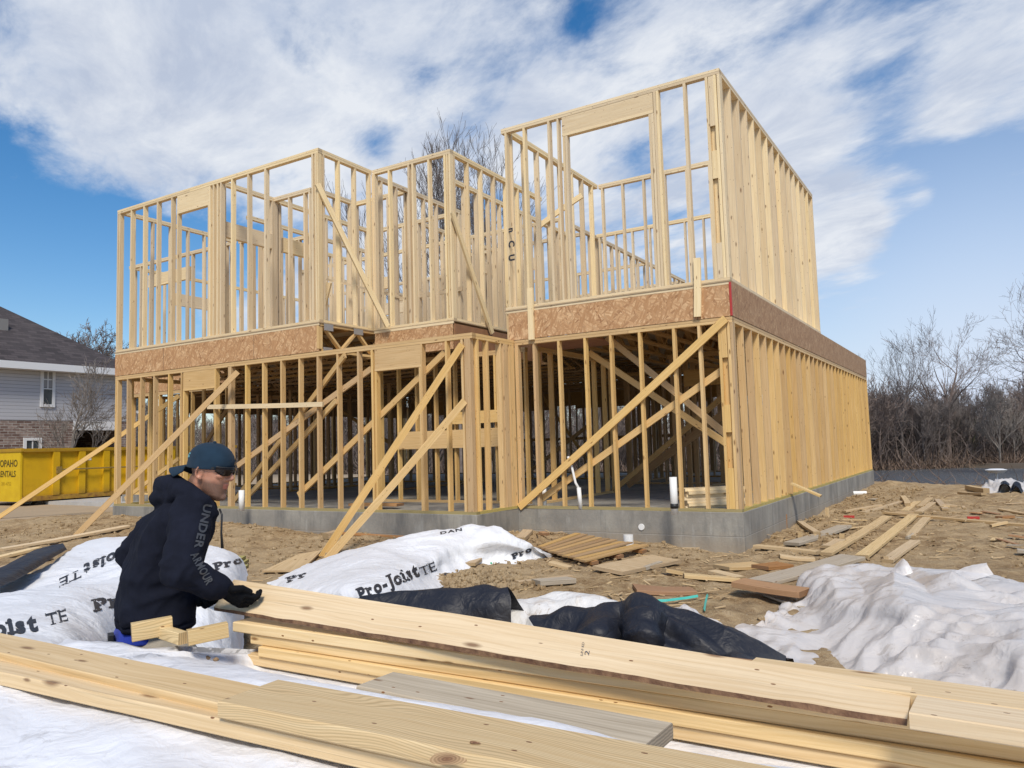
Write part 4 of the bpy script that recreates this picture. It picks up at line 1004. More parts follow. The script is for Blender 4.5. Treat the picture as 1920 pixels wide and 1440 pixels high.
# black roll, front of the middle wrap
def dr(pts): return [tuple(atd(x, y, D)) for x, y, D in pts]
ra = dr([(600, 1150, 5.9), (690, 1119, 5.75), (745, 1107, 5.7), (850, 1104, 5.6), (955, 1101, 5.5)])
sheet('lumber_wrap', [[(p[0]-.2*0, p[1]+.4, -.5) for p in ra], ra, dr([(600, 1170, 5.7), (690, 1140, 5.6), (745, 1130, 5.55), (850, 1128, 5.4), (957, 1122, 5.32)]), dr([(600, 1200, 5.6), (690, 1180, 5.5), (745, 1175, 5.45), (850, 1180, 5.35), (959, 1175, 5.3)]), dr([(600, 1230, 5.6), (690, 1222, 5.5), (745, 1225, 5.45), (850, 1232, 5.4), (960, 1235, 5.35)])], MTB, 'black underside of wrap rolled up behind the long board', 'wrap', amp=.03, seed=8, sc=1.4, mode='drape')
# stained white sheet and black crumple
ra = dr([(945, 1140, 5.95), (985, 1125, 5.9), (1035, 1114, 5.9), (1080, 1112, 5.8), (1125, 1119, 5.7), (1175, 1135, 5.6)])
sheet('stained_sheet', [[(p[0], p[1]+.4, -.5) for p in ra], ra, dr([(945, 1158, 5.7), (985, 1148, 5.6), (1035, 1140, 5.6), (1080, 1138, 5.5), (1125, 1142, 5.4), (1175, 1155, 5.3)]), dr([(945, 1190, 5.5), (985, 1185, 5.4), (1035, 1182, 5.3), (1080, 1180, 5.25), (1125, 1182, 5.2), (1175, 1190, 5.1)]), dr([(945, 1240, 5.4), (985, 1240, 5.3), (1035, 1240, 5.2), (1080, 1240, 5.1), (1125, 1240, 5.1), (1175, 1240, 5.0)])],
      tarp_mat('stained_white_sheet', (.70, .69, .67), (.48, .33, .17), .75), 'off-white sheet with brown mud stains between the two black wraps', 'sheet', amp=.05, seed=9, sc=1.8, mode='crumple')
ra = dr([(1205, 1128, 5.7), (1215, 1121, 5.7), (1235, 1134, 5.65), (1265, 1140, 5.6), (1295, 1142, 5.5), (1345, 1172, 5.4)])
sheet('white_sheet', [[(p[0], p[1]+.25, -.5) for p in ra], ra, dr([(1195, 1160, 5.4), (1215, 1155, 5.4), (1235, 1165, 5.35), (1265, 1175, 5.3), (1295, 1180, 5.2), (1350, 1190, 5.2)]), dr([(1195, 1220, 5.2), (1215, 1220, 5.2), (1235, 1220, 5.15), (1265, 1220, 5.1), (1295, 1220, 5.0), (1355, 1220, 5.0)])], MTP, 'small crumpled white sheet poking up behind the black crumpled wrap', 'sheet', amp=.06, seed=12, sc=3, mode='crumple')
ra = dr([(1000, 1172, 5.2), (1040, 1152, 5.15), (1080, 1139, 5.1), (1125, 1129, 5.05), (1165, 1131, 5.0), (1190, 1119, 4.95), (1218, 1128, 4.9), (1245, 1155, 4.85), (1305, 1168, 4.8), (1370, 1176, 4.7), (1415, 1200, 4.6), (1470, 1238, 4.5)])
sheet('black_wrap', [[(p[0], p[1]+.3, -.52) for p in ra], ra, dr([(1005, 1182, 5.0), (1040, 1172, 4.95), (1080, 1162, 4.85), (1125, 1155, 4.8), (1165, 1165, 4.9), (1190, 1150, 4.75), (1218, 1158, 4.65), (1245, 1172, 4.7), (1305, 1182, 4.6), (1370, 1195, 4.45), (1415, 1212, 4.45), (1470, 1245, 4.4)]),
      dr([(1010, 1200, 4.9), (1040, 1195, 4.8), (1080, 1190, 4.7), (1125, 1188, 4.65), (1165, 1195, 4.8), (1190, 1190, 4.6), (1218, 1195, 4.5), (1245, 1198, 4.6), (1305, 1205, 4.45), (1370, 1220, 4.3), (1415, 1235, 4.3), (1470, 1255, 4.3)]),
      dr([(1010, 1260, 4.8), (1040, 1260, 4.7), (1080, 1260, 4.6), (1125, 1260, 4.6), (1165, 1260, 4.6), (1190, 1260, 4.5), (1218, 1260, 4.4), (1245, 1260, 4.4), (1305, 1265, 4.3), (1370, 1270, 4.2), (1415, 1275, 4.2), (1480, 1285, 4.2)])],
      MTB, 'crumpled black wrap lying behind the long board in the middle', 'wrap', amp=.075, seed=11, sc=1.5, fine=.5, n=14, mode='drape')
# cloudy plastic heap
r0 = zr([(1488, 1092, -0.50), (1512, 1072, -0.40), (1560, 1066, -0.34), (1620, 1065, -0.32), (1700, 1070, -0.30), (1770, 1070, -0.28), (1850, 1080, -0.28), (1930, 1096, -0.28), (2060, 1120, -0.30), (2200, 1150, -0.40)])
o4, b4 = sheet('plastic_sheeting', [behind(r0, .3, -.5), r0,
    zr([(1490, 1112, -0.52), (1520, 1098, -0.36), (1565, 1092, -0.30), (1620, 1092, -0.24), (1700, 1095, -0.20), (1770, 1098, -0.20), (1850, 1110, -0.22), (1930, 1125, -0.22), (2060, 1150, -0.25), (2200, 1190, -0.40)]),
    zr([(1440, 1160, -0.48), (1495, 1140, -0.48), (1560, 1130, -0.34), (1625, 1130, -0.26), (1705, 1135, -0.20), (1775, 1140, -0.22), (1855, 1150, -0.22), (1935, 1165, -0.20), (2070, 1200, -0.25), (2220, 1240, -0.40)]),
    zr([(1385, 1180, -0.50), (1455, 1174, -0.52), (1540, 1168, -0.46), (1620, 1168, -0.36), (1700, 1175, -0.30), (1780, 1182, -0.28), (1860, 1190, -0.26), (1940, 1208, -0.25), (2080, 1240, -0.30), (2230, 1290, -0.45)]),
    zr([(1380, 1205, -0.52), (1460, 1205, -0.48), (1540, 1205, -0.52), (1620, 1210, -0.42), (1700, 1215, -0.36), (1780, 1224, -0.34), (1860, 1236, -0.32), (1940, 1255, -0.30), (2080, 1290, -0.40), (2230, 1340, -0.50)]),
    zr([(1385, 1250, -0.54), (1465, 1260, -0.54), (1545, 1268, -0.52), (1625, 1280, -0.50), (1705, 1290, -0.48), (1785, 1300, -0.46), (1865, 1315, -0.46), (1945, 1330, -0.46), (2080, 1370, -0.50), (2230, 1420, -0.50)])],
    MTP, 'heap of cloudy wrinkled plastic sheeting on the right', 'plastic sheet', amp=.085, seed=21, sc=1.25, fine=.7, n=26, edge=.03, mode='crumple')
sheet('plastic_flap', [dr([(1668, 1072, 6.5), (1690, 1048, 6.45), (1700, 1052, 6.4)]), dr([(1674, 1074, 6.4), (1694, 1062, 6.35), (1704, 1058, 6.35)]), dr([(1684, 1084, 6.3), (1702, 1078, 6.3), (1712, 1074, 6.3)])], MTP, None, None, amp=.01, seed=3, sc=5, parent=o4)
sheet('plastic_flap', [dr([(1780, 1074, 6.2), (1815, 1062, 6.2), (1850, 1056, 6.2)]), dr([(1795, 1078, 6.1), (1822, 1072, 6.1), (1852, 1062, 6.15)]), dr([(1800, 1092, 6.0), (1835, 1085, 6.0), (1862, 1078, 6.1)])], MTP, None, None, amp=.01, seed=5, sc=5, parent=o4)
# the far tarp pile at the right edge
ra = dr([(1832, 922, 17.6), (1852, 908, 17.7), (1868, 900, 17.8), (1890, 904, 17.8), (1935, 903, 17.8)])
sheet('white_sheet', [[(p[0]-.2, p[1]+.5, p[2]-.3) for p in ra], ra, dr([(1835, 925, 17.0), (1855, 916, 17.0), (1875, 912, 17.0), (1895, 916, 17.0), (1935, 916, 17.)]), dr([(1832, 929, 16.6), (1860, 929, 16.6), (1880, 930, 16.6), (1900, 930, 16.6), (1940, 931, 16.6)])], MTP, 'far white sheet with black pieces beside the bank', 'sheet', amp=.12, seed=6, sc=2, mode='crumple')
for i, (x, y, lab) in enumerate(((1884, 911, 'left black bag on the far white sheet'), (1906, 913, 'right black bag on the far white sheet'))):
    c = atd(x, y, 16.9); ring = [(x-9, y+8, 16.7), (x-4, y-6, 16.8), (x+4, y-6, 16.8), (x+10, y+8, 16.7)]
    sheet('black_bag', [dr([(a, b, D+.4) for a, b, D in ring]), dr(ring), dr([(a, b+6, D-.3) for a, b, D in ring])], MTB, lab, 'bag', amp=.04, seed=i, sc=5)
c = atd(1868, 883, 21); mb = MB(); mb.tube([c-Z*.05, c+Z*.03, c+Z*.06], [.18, .27, .15], 14); mb.tube([c-Z*.5, c-Z*.06], .03, 6); o = mb.build('white_buoy', MWHT); tag(o, 'round white float standing on the bank before the water', 'buoy')
# ------------------------------------------------------------------ lumber in the foreground
def fboard(name, a, b, zt, w, th, ext=(0, 0), mat=MWP, label=None, cat='board', group=None, ch=.003, bow=0., seg=14, inset=0., twist=0., lift=0., parent=None, bowz=0.):
    """front top edge from pixel a to pixel b on the level zt"""
    A = onz(*a, zt); B = onz(*b, zt); d = (B-A).normalized(); n = Vector((-d.y, d.x, 0))
    if n.dot(FW) < 0: n = -n
    A = A-d*ext[0]+n*inset; B = B+d*ext[1]+n*inset; B.z += lift
    cA = A+n*w/2-Z*th/2; cB = B+n*w/2-Z*th/2
    mb = MB().board(cA, cB, n, w, th, seg=seg, bow=bow, ch=ch, twist=twist, bowz=bowz)
    o = mb.build(name, mat, parent)
    if label: tag(o, label, cat, group)
    return o
PA, PB = (430, 1165), (1920, 1368)
_a = onz(*PA, .25); _b = onz(*PB, .25); PD = (_b-_a).normalized(); PN = Vector((-PD.y, PD.x, 0)); PN = PN if PN.dot(FW) > 0 else -PN
PO = Vector((_a.x, _a.y, 0))
names_l = ['top', 'second', 'third', 'bottom']
for k in range(4):
    for j in range(2):
        off = (.02, .11, .17, .05)[k]+(.06*j); inset = (0., .008, -.006, .004)[k]+R.uniform(-.003, .003)
        A = PO+PD*off+PN*(.07+inset+j*.1425)+Z*(.25-.019-k*.0385); B = A+PD*(4.9+R.uniform(-.1, .1))
        o = MB().board(A, B, PN, .139, .037, seg=24, ch=.003, bow=R.uniform(-.006, .006), bowz=0).build('pile_board', MWF if k == 0 else MWP)
        tag(o, f"{names_l[k]} layer board of the long lumber pile, {'front' if j == 0 else 'rear'} row", 'board', 'boards in the long lumber pile')
# short ragged board with bark edge on the pile
def wany(name, A, B, n, w, th, label, mat, ragged=.012, tiltA=0., tiltB=0., bark=True, seed=1, topw=0):
    """board with one ragged bark edge; A, B lower front edge; n horizontal direction away; tilt lifts the far side"""
    r = random.Random(seed); A = Vector(A); B = Vector(B); N_ = 60; mb = MB(); V = []; L = (B-A).length; d = (B-A).normalized()
    bk = MB(); b0 = 0
    for k in range(N_+1):
        f = k/N_; tl = tiltA+(tiltB-tiltA)*f; wd = (n*math.cos(tl)+Z*math.sin(tl)).normalized(); up = (Z*math.cos(tl)-n*math.sin(tl)).normalized()
        p = A.lerp(B, f); rg = ragged*(.5+.5*noise.noise(Vector((f*L*2.2, seed, 0)))+.5*noise.noise(Vector((f*L*9, seed, 3))))
        q = [p+wd*max(rg, .001), p+wd*w, p+wd*w+up*0, p]
        # section: front lower, front upper (inset by bark), back upper, back lower
        p = p-up*th; lo_ = th*(.70+.32*noise.noise(Vector((f*L*3, seed, 8)))) ; t_ = p+up*th
        sec = [p+up*lo_, t_+wd*max(rg, .0015), p+up*th+wd*w, p+wd*w]
        mb.v += sec
        bk.v += [sec[0]-wd*.0015-up*.0008, t_+up*.0008+wd*(max(rg, .0015)+.0002)]
    uo = r.random()*30
    pr = [0, th, th+w, 2*th+w, 2*th+2*w]
    for k in range(N_):
        a = k*4; u0, u1 = uo+L*k/N_, uo+L*(k+1)/N_
        for i in range(4):
            j = (i+1) % 4; mb.face((a+i, a+4+i, a+4+j, a+j), [(u0, pr[i]), (u1, pr[i]), (u1, pr[i+1]), (u0, pr[i+1])], .6)
        c = k*2; bk.face((c, c+2, c+3, c+1), [(u0, 0), (u1, 0), (u1, .03), (u0, .03)], .5)
    mb.face((0, 1, 2, 3), [(0, 0), (0, th), (w, th), (w, 0)], .6, 1.); e = N_*4; mb.face((e+3, e+2, e+1, e), [(w, 0), (w, th), (0, th), (0, 0)], .6, .35)
    o = mb.build(name, mat); tag(o, label, 'board')
    if bark: bk.build('bark_edge', MBARK, o)
    return o
MBARK = plain('pine_bark', (.10, .045, .025), .9, nz=(30, (.26, .15, .08)), bump=.6, bs=60)
ww = onz(468, 1150, .252)+PN*.045; 
wany('ragged_board', ww+Z*.0, ww+PD*2.1, PN, .12, .036, 'ragged board with a worn bark edge lying on the long pile under the held board', MWR, ragged=.03, seed=4)
# the board the worker holds
hl = atd(460, 1151, 2.98); hr = onz(1700, 1354, .252); hd = (hr-hl).normalized(); hn = Vector((-hd.y, hd.x, 0)).normalized(); hn = hn if hn.dot(FW) > 0 else -hn
HB = wany('held_board', hl-hd*.20, hr, hn, .140, .0365, 'long pale board with bark along its edge, held up by the worker', MWF, ragged=.012, tiltA=.78, tiltB=.30, seed=9)
_vs = [HB.matrix_world @ v.co+HB.location for v in HB.data.vertices]; bvh_h = BVHTree.FromPolygons([Vector(v.co)+HB.location for v in HB.data.vertices], [tuple(p.vertices) for p in HB.data.polygons])
print_on(bvh_h, 'S-P-F KD', (1093, 1230), (1096, 1204), 5, MINKG, HB, bold=0, off=.0015, name='grade_stamp')
print_on(bvh_h, '2', (1104, 1229), (1106, 1219), 9, MINKG, HB, bold=.01, off=.0015, name='grade_stamp')
# right boards on the pile (their layer is the pile top)
fboard('pale_board', (1704, 1336), (1920, 1369), .2885, .139, .037, (0, 1.6), MWF, 'pale board beyond the end of the held board, on top of the long pile', seg=8)
fboard('pale_board', (1704, 1336), (1920, 1369), .2885, .139, .037, (.42, 1.5), MWF, 'pale board lying behind the end of the held board, farthest top board of the pile', inset=.142, seg=8)
# boards lying on the cover sheet in front
fboard('long_board', (0, 1226), (407, 1322), .312, .140, .038, (1.4, 2.9), MWP, 'long board second from the bottom left, behind the nearest long board', bow=.01, bowz=.0, seg=24)
fboard('long_board', (0, 1263), (433, 1358), .292, .150, .038, (1.3, 2.6), MWP, 'nearest long board running from the left edge to the bottom centre', bow=.012, seg=24)
fboard('grained_board', (408, 1315), (808, 1398), .336, .185, .038, (0, 1.5), MWG, 'broad board with bold wavy grain and a knot at the bottom centre', ch=.004, seg=20)
bd = (onz(808, 1398, .336)-onz(408, 1315, .336)).normalized(); bn = Vector((-bd.y, bd.x, 0)); kn = onz(838, 1424, .337)
def knot(name, c, a, b, mat, par):
    V = []; F = []; n = 24; rr = [0, .35, .7, 1.]
    for r in rr:
        for k in range(n):
            t = 2*math.pi*k/n; w = r*(1+.12*math.sin(3*t+1)); V.append(c+a*w*math.cos(t)+b*w*math.sin(t)+Z*.0009-par.location)
    for i in range(3):
        for k in range(n): F.append((i*n+k, i*n+(k+1) % n, (i+1)*n+(k+1) % n, (i+1)*n+k))
    me = bpy.data.meshes.new(name); me.from_pydata([tuple(v) for v in V], [], F); me.materials.append(mat)
    o = bpy.data.objects.new(name, me); COL.objects.link(o); o.parent = par
def knot_mat(c):
    M, nt, b = new_mat('knot'); N = NB(nt); co = N.n('TexCoord').outputs['Object']
    l = N.n('VectorMath', {0: N.vm('SUBTRACT', co, tuple(c))}, operation='LENGTH').outputs['Value']
    w = N.math('SINE', N.math('ADD', N.math('MULTIPLY', l, 900.), N.math('MULTIPLY', N.noise(co, 40., 3), 6.)))
    link(nt, N.mix(N.mr(l, .004, .03), N.mix(N.mr(w, -1, 1), (.16, .07, .03), (.30, .15, .07)), N.mix(N.mr(w, -1, 1), (.42, .26, .12), (.62, .42, .22))), b.inputs['Base Color']); b.inputs['Roughness'].default_value = .5; return M
GB = bpy.data.objects['grained_board']; knot('knot', kn, bd*.036, bn*.026, knot_mat(kn-GB.location), GB)
k2 = onz(890, 1378+15, .337); knot('knot', k2, bd*.012, bn*.006, knot_mat(k2-GB.location), GB)
fboard('grey_board', (668, 1286), (1210, 1396), .205, .165, .040, (0, 0), MWX, 'weathered grey board half buried in the white sheet', ch=.005, seg=10)
# offcut blocks
OD = Vector((RT.x, RT.y, 0)).normalized()*.86+Vector((FW.x, FW.y, 0)).normalized()*.5; OD.normalize(); ON = Vector((-OD.y, OD.x, 0))
c0 = onz(247, 1206, .235)
o = MB().board(c0+ON*.019+Z*.034, c0+ON*.019+OD*.135+Z*.042, Z, .064, .037, ch=.002).build('offcut', MWG); tag(o, 'short offcut standing on edge at the left of the block pair', 'offcut')
c1 = onz(353, 1213, .23)
o = MB().board(c1+ON*.019+Z*.028, c1+ON*.019+OD*.135+Z*.038, Z, .052, .037, ch=.002).build('offcut', MWG); tag(o, 'short offcut with bold end grain at the right of the block pair', 'offcut')
o = MB().board(c0+OD*.085+ON*.060+Z*.024, c1+ON*.055-OD*.01+Z*.020, Z, .042, .036, ch=.002).build('offcut', MWG); tag(o, 'offcut bridging between the two edge-standing offcuts', 'offcut')
for x, y in ((389, 1236), (405, 1239)):
    mb = MB(); c = onz(x, y, .16); mb.tube([c, c+Z*.006, c+Z*.012], [.009, .011, .004], 6); tag(mb.build('dirt_crumb', plain('crumb', (.25, .17, .10), .9)), f"{'left' if x < 400 else 'right'} one of two dirt crumbs on the white sheet", 'crumb')
# white cover sheet over the stack nearest the camera
def cover():
    r = []; nt_, ns = 190, 80; V = np.zeros((ns, nt_, 3))
    for i in range(nt_):
        t = -4.2+9.2*i/(nt_-1)
        k = min(1, max(0, (t-.0)/.16)); k = k*k*(3-2*k); sb = .34*(1-k)-.34*k
        for j in range(ns):
            f = j/(ns-1); s = sb+(2.5-sb)*f
            p = PO+PD*t-PN*s
            q = min(1, max(0, (s-.04)/.42)); z = .088+.155*q*q*(3-2*q)
            z = max(z, .215)*(1-k)+z*k
            lowc = 1-min(1, max(0, (s-.02)/.2)) if k > .5 else .0
            pr = Vector((t*.55, s*1.8, 0))
            h = .018*(ridged(pr, 1.3, 5)-.4)-.010*(cell(pr*2.3, 3)-.4)+.012*folds(Vector((t*.8, s*1.6, 0)), 1.5, 4)+.004*(ridged(Vector((t, s*2.2, 0)), 4.5, 7)-.4)+.002*(ridged(pr, 14, 9)-.4)
            z += h*(1-lowc)
            if 0.0 < s < 1.15: z = min(z, .1 if s < .02 else 9)
            V[j, i] = (p.x, p.y, z)
    back = V[0].copy(); back[:, 2] = -.5; V = np.concatenate([back[None], V])
    fr = V[-1].copy(); fr[:, 2] = -.55; V = np.concatenate([V, fr[None]])
    n, m_ = V.shape[:2]; idx = np.arange(n*m_).reshape(n, m_); F = np.stack([idx[:-1, :-1], idx[:-1, 1:], idx[1:, 1:], idx[1:, :-1]], -1).reshape(-1, 4)
    c = V.reshape(-1, 3).mean(0); c[2] = -.5
    me = bpy.data.meshes.new('cover_sheet'); me.from_pydata((V.reshape(-1, 3)-c).tolist(), [], F.tolist()); me.polygons.foreach_set('use_smooth', [True]*len(F)); me.materials.append(MTF); me.update()
    o = place(bpy.data.objects.new('cover_sheet', me), Vector(c), None); tag(o, 'white sheet covering the stack nearest the camera, under the foreground boards', 'sheet')
    return BVHTree.FromPolygons([Vector(v) for v in V.reshape(-1, 3)], [tuple(f) for f in F.tolist()]), o
bcov, COV = cover()
# ------------------------------------------------------------------ boards and scraps on the soil
def gp(x, y, dz=0.):
    z = -.45
    for _ in range(6):
        p = onz(x, y, z); z = gz(p.x, p.y)
    return Vector((p.x, p.y, z+dz))
def plank(a, b, w, label, th=.037, mat=MWL, name='plank', cat='plank', group='planks scattered on the soil', lift=.004, roll=0., tip=0.):
    A = gp(*a); B = gp(*b); d = (B-A).normalized(); n = Z.cross(d); n.normalize()
    n = (n+Z*roll).normalized()
    zz = max(gz(*(A.lerp(B, t).xy))-A.lerp(B, t).z for t in (0, .25, .5, .75, 1))
    up = Z*(th/2+lift+max(0, zz)*.6)
    mb = MB().board(A+up, B+up+Z*tip, n, w, th, seg=8, ch=.003, bow=R.uniform(-.02, .02), bowz=R.uniform(-.01, .0), twist=R.uniform(-.06, .06))
    o = mb.build(name, mat); tag(o, label, cat, group); return o
plank((1659, 968), (1985, 992), .10, 'long thin plank lying crosswise over the row of long planks')
plank((1548, 1045), (1663, 973), .14, 'leftmost of the three long parallel planks right of the slab')
plank((1616, 1052), (1714, 968), .14, 'middle of the three long parallel planks right of the slab')
plank((1696, 962), (1720, 943), .13, 'plank end beyond the crosswise plank')
plank((1664, 1056), (1716, 1019), .12, 'near plank of the right hand row beside the plastic heap')
plank((1708, 1010), (1738, 974), .12, 'far plank of the right hand row before the crosswise plank')
plank((1722, 965), (1750, 947), .12, 'plank just beyond the crosswise plank at its middle')
plank((1693, 935), (1702, 951), .10, 'small dark-ended block beyond the planks', th=.06)
plank((1725, 953), (1744, 937), .11, 'small plank farthest from the plastic heap', )
plank((1757, 938), (1773, 958), .11, 'rightmost small plank beyond the crosswise plank')
plank((1617, 965), (1689, 946), .10, 'tapering plank pointing toward the wood edge')
plank((1582, 957), (1651, 952), .09, 'thin plank close to the slab side')
plank((1498, 981), (1532, 1005), .09, 'short plank slanting away from the slab side')
plank((1484, 1028), (1584, 993), .20, 'wide grey plank near the slab corner', mat=MWX)
plank((1550, 1029), (1575, 1015), .14, 'short pale offcut beside the wide grey plank')
plank((1417, 1031), (1535, 1047), .12, 'long pale plank at the foot of the slab corner')
plank((1462, 1051), (1527, 1053), .14, 'worn scrap board under the long pale plank')
plank((1536, 983), (1625, 980), .04, 'narrow lath by the slab side', th=.015)
plank((1590, 988), (1640, 985), .05, 'thin stick among the white litter', th=.015)
plank((1700, 1012), (1712, 1005), .03, 'stub of wood between the parallel planks', mat=MWX)
plank((1352, 1068), (1424, 1066), .26, 'square offcut of board in front of the slab', th=.035)
plank((1425, 1068), (1472, 1064), .22, 'brown offcut next to the square one', mat=MWR)
plank((1282, 1083), (1386, 1093), .13, 'pale plank between the plywood and the grey board')
plank((1425, 1104), (1600, 1058), .28, 'long wide grey board ending under the plastic heap', mat=MWX, lift=.02)
plank((1385, 1110), (1512, 1136), .24, 'thick brown board with a sawn end by the plastic heap', mat=MWR, th=.05, lift=.07)
plank((1190, 1110), (1300, 1110), .32, 'dark brown board lying flat near the teal strap', mat=MWR)
plank((1440, 1118), (1540, 1155), .10, 'thin lath under the thick brown board', mat=MWX, th=.02)
plank((968, 1092), (1070, 1080), .07, 'thin stick in front of the slatted pallet', th=.03)
plank((1005, 1099), (1072, 1094), .16, 'grey block in front of the slatted pallet', mat=MWX, th=.045)
plank((640, 1017), (760, 1010), .10, 'narrow plank against the footing behind the printed wrap', mat=MWR, th=.03)
plank((610, 1012), (632, 1006), .12, 'small wood block at the top of the printed wrap', th=.08)
plank((975, 1016), (990, 1012), .14, 'pale chip of board at the inside corner of the slab', th=.05)
plank((1182, 980), (1205, 975), .12, 'scrap chip of wood against the slab', th=.02)
plank((1875, 955), (1960, 968), .08, 'pale stick at the right edge', th=.03)
plank((1850, 925), (1815, 918), .12, 'scrap lumber heaped left of the far white sheet', th=.1)
plank((1845, 930), (1800, 926), .12, 'flat scrap lying before the far white sheet', th=.05)
plank((1790, 1088), (1830, 1100), .3, 'pale board half under the plastic heap')
plank((0, 1036), (238, 988), .14, 'upper long board on the soil at the left', mat=MWF, group=None)
plank((-40, 1058), (70, 1032), .14, 'lower board on the soil at the left edge', mat=MWF, group=None)
plank((-40, 1078), (90, 1048), .14, 'lowest board at the left edge beside the black wrap', mat=MWL, group=None)
# treated blocks behind the wrap
for i, (x, y, dz, lab) in enumerate(((445, 1062, 0, 'lowest greenish treated board behind the worker'), (446, 1058, .04, 'middle greenish treated board behind the worker'), (440, 1052, .08, 'upper greenish treated board behind the worker'), (425, 1040, .0, 'greenish treated board lying farther back'))):
    p = gp(x, y+6); A = p-RT*.25+Z*(dz+.02); B = p+RT*.10+Z*(dz+.02)
    o = MB().board(A, B, FW, .2, .037, ch=.002).build('treated_board', MWT); tag(o, lab, 'board', 'greenish treated boards')
# small scraps nothing tells apart
_r = random.Random(77); _n = 0
while _n < 34:
    if _n < 24: x, y = _r.uniform(.5, 3.2), _r.uniform(-1.5, 7.5)
    else: x, y = _r.uniform(-3.2, 3.0), _r.uniform(-2.9, -.6)
    qx, qy = px((x, y, -.4))
    if 1370 < qx < 2300 and 1040 < qy < 1340: continue
    a = _r.uniform(0, 6.3); L = _r.uniform(.12, .42); A = Vector((x, y, gz(x, y)+.022)); B = Vector((x+math.cos(a)*L, y+math.sin(a)*L, 0)); B.z = gz(B.x, B.y)+.022+_r.uniform(0, .03)
    o = MB().board(A, B, Z.cross(B-A), _r.choice((.05, .089, .089, .12)), _r.choice((.012, .036)), ch=.002).build('scrap', _r.choice((MWL, MWL, MWX, MWR))); tag(o, 'small sawn scrap of framing lumber lying loose on the trodden soil near the slab', 'scrap', 'small wood scraps on the soil'); _n += 1
# stakes
for (x, y, h, lab) in ((1551, 972, .18, 'short pale stake beside the slab'), (1472, 992, .22, 'brown stake against the slab side'), (1500, 1010, .10, 'small stake in the soil before the slab side'), (1578, 1012, .08, 'tiny stake stub by the planks')):
    p = gp(x, y); o = MB().board(p-Z*.03, p+Z*h+X*.01, X, .06, .03).build('stake', MWR if 'brown' in lab else MWL); tag(o, lab, 'stake')
# plywood sheet offcuts
def panel(c4, th, label, mat=MWL, dz=.03):
    P = [gp(*c, dz) for c in c4]; mb = MB(); n = (P[1]-P[0]).cross(P[2]-P[0]).normalized(); n = n if n.z > 0 else -n
    lo = [p-n*th for p in P]; mb.quad(P, uvs=[(0, 0), (1, 0), (1, .3), (0, .3)]); mb.quad(lo[::-1])
    for i in range(4): mb.quad([lo[i], lo[(i+1) % 4], P[(i+1) % 4], P[i]], t=.1)
    o = mb.build('plywood_panel', mat); tag(o, label, 'panel'); return o
panel([(1112, 1078), (1168, 1090), (1277, 1060), (1222, 1050)], .035, 'pale plywood offcut lying on the soil in front of the slab', dz=.06)
pp = panel([(492, 1073), (560, 1040), (604, 1038), (566, 1078)], .02, 'plywood offcut with black marks under the feet of the steep braces', dz=.05)
# pallet
MWS = wood('slat_board', (.52, .36, .20), (.40, .26, .13), .6, rough=.75)
def pallet():
    c = [gp(1010, 1034), gp(1080, 1014), gp(1222, 1038), gp(1100, 1066)]
    a, b_, c_, d = [v+Z*.03 for v in c]
    e = empty('slatted_pallet', (a+b_+c_+d)/4); tag(e, 'flat wooden pallet of parallel slats lying before the slab', 'pallet')
    n = 10
    for k in range(n):
        f = (k+.3)/n; p = a.lerp(d, f); q = b_.lerp(c_, f); p = p+(p-q)*R.uniform(0, .04); wd = (d-a).normalized()
        MB().board(p+Z*.045, q+Z*(.045+R.uniform(0, .015)), wd, .085, .018, seg=4).build('slat', MWS, e)
    for f in (.12, .5, .88):
        p = a.lerp(b_, f); q = d.lerp(c_, f); MB().board(p+Z*.015, q+Z*.015, (b_-a), .09, .035).build('bearer', MWR, e)
pallet()
# upright drain stub in the soil, pipe by the slab side, board leaning off the plate
p = gp(1179, 1034); mb = MB().tube([p-Z*.05, p+Z*.165], .062, 16); o = mb.build('drain_stub', MPVC); tag(o, 'white plastic pipe stub standing in the soil before the slab', 'pipe')
p = gp(1600, 930); mb = MB().tube([p+Z*.05, p+Z*.05+X*.26+Y*.1], .05, 12); o = mb.build('pipe_offcut', MPVC); tag(o, 'short white pipe lying against the far slab side', 'pipe')
o = MB().board(onx(1484, 909, .03)+Z*.02, onx(1484, 909, .03)+Vector((.42, .0, -.17)), Y, .14, .03).build('loose_board', MWL); tag(o, 'short board sticking out from the right wall over the slab edge', 'board')
# teal straps
for pts, lab in (([(1223, 1136), (1250, 1132), (1285, 1128), (1309, 1124)], 'long teal strap lying on the soil'), ([(1321, 1152), (1323, 1138), (1326, 1124), (1328, 1122)], 'short teal strap beside the long one')):
    P = [gp(x, y, .03) for x, y in pts]; mb = MB()
    for a, b in zip(P, P[1:]): mb.board(a, b, Z.cross(b-a)+Z*.4, .022, .003)
    o = mb.build('strap', MTEAL); tag(o, lab, 'strap')
for x, y, lab in ((1582, 973, 'red plastic piece by the slab side'), (1814, 976, 'red scrap on the crosswise plank')):
    p = gp(x, y, .03); o = MB().board(p, p+X*.16+Y*.03, Y, .05, .04).build('red_scrap', MRED); tag(o, lab, 'scrap')
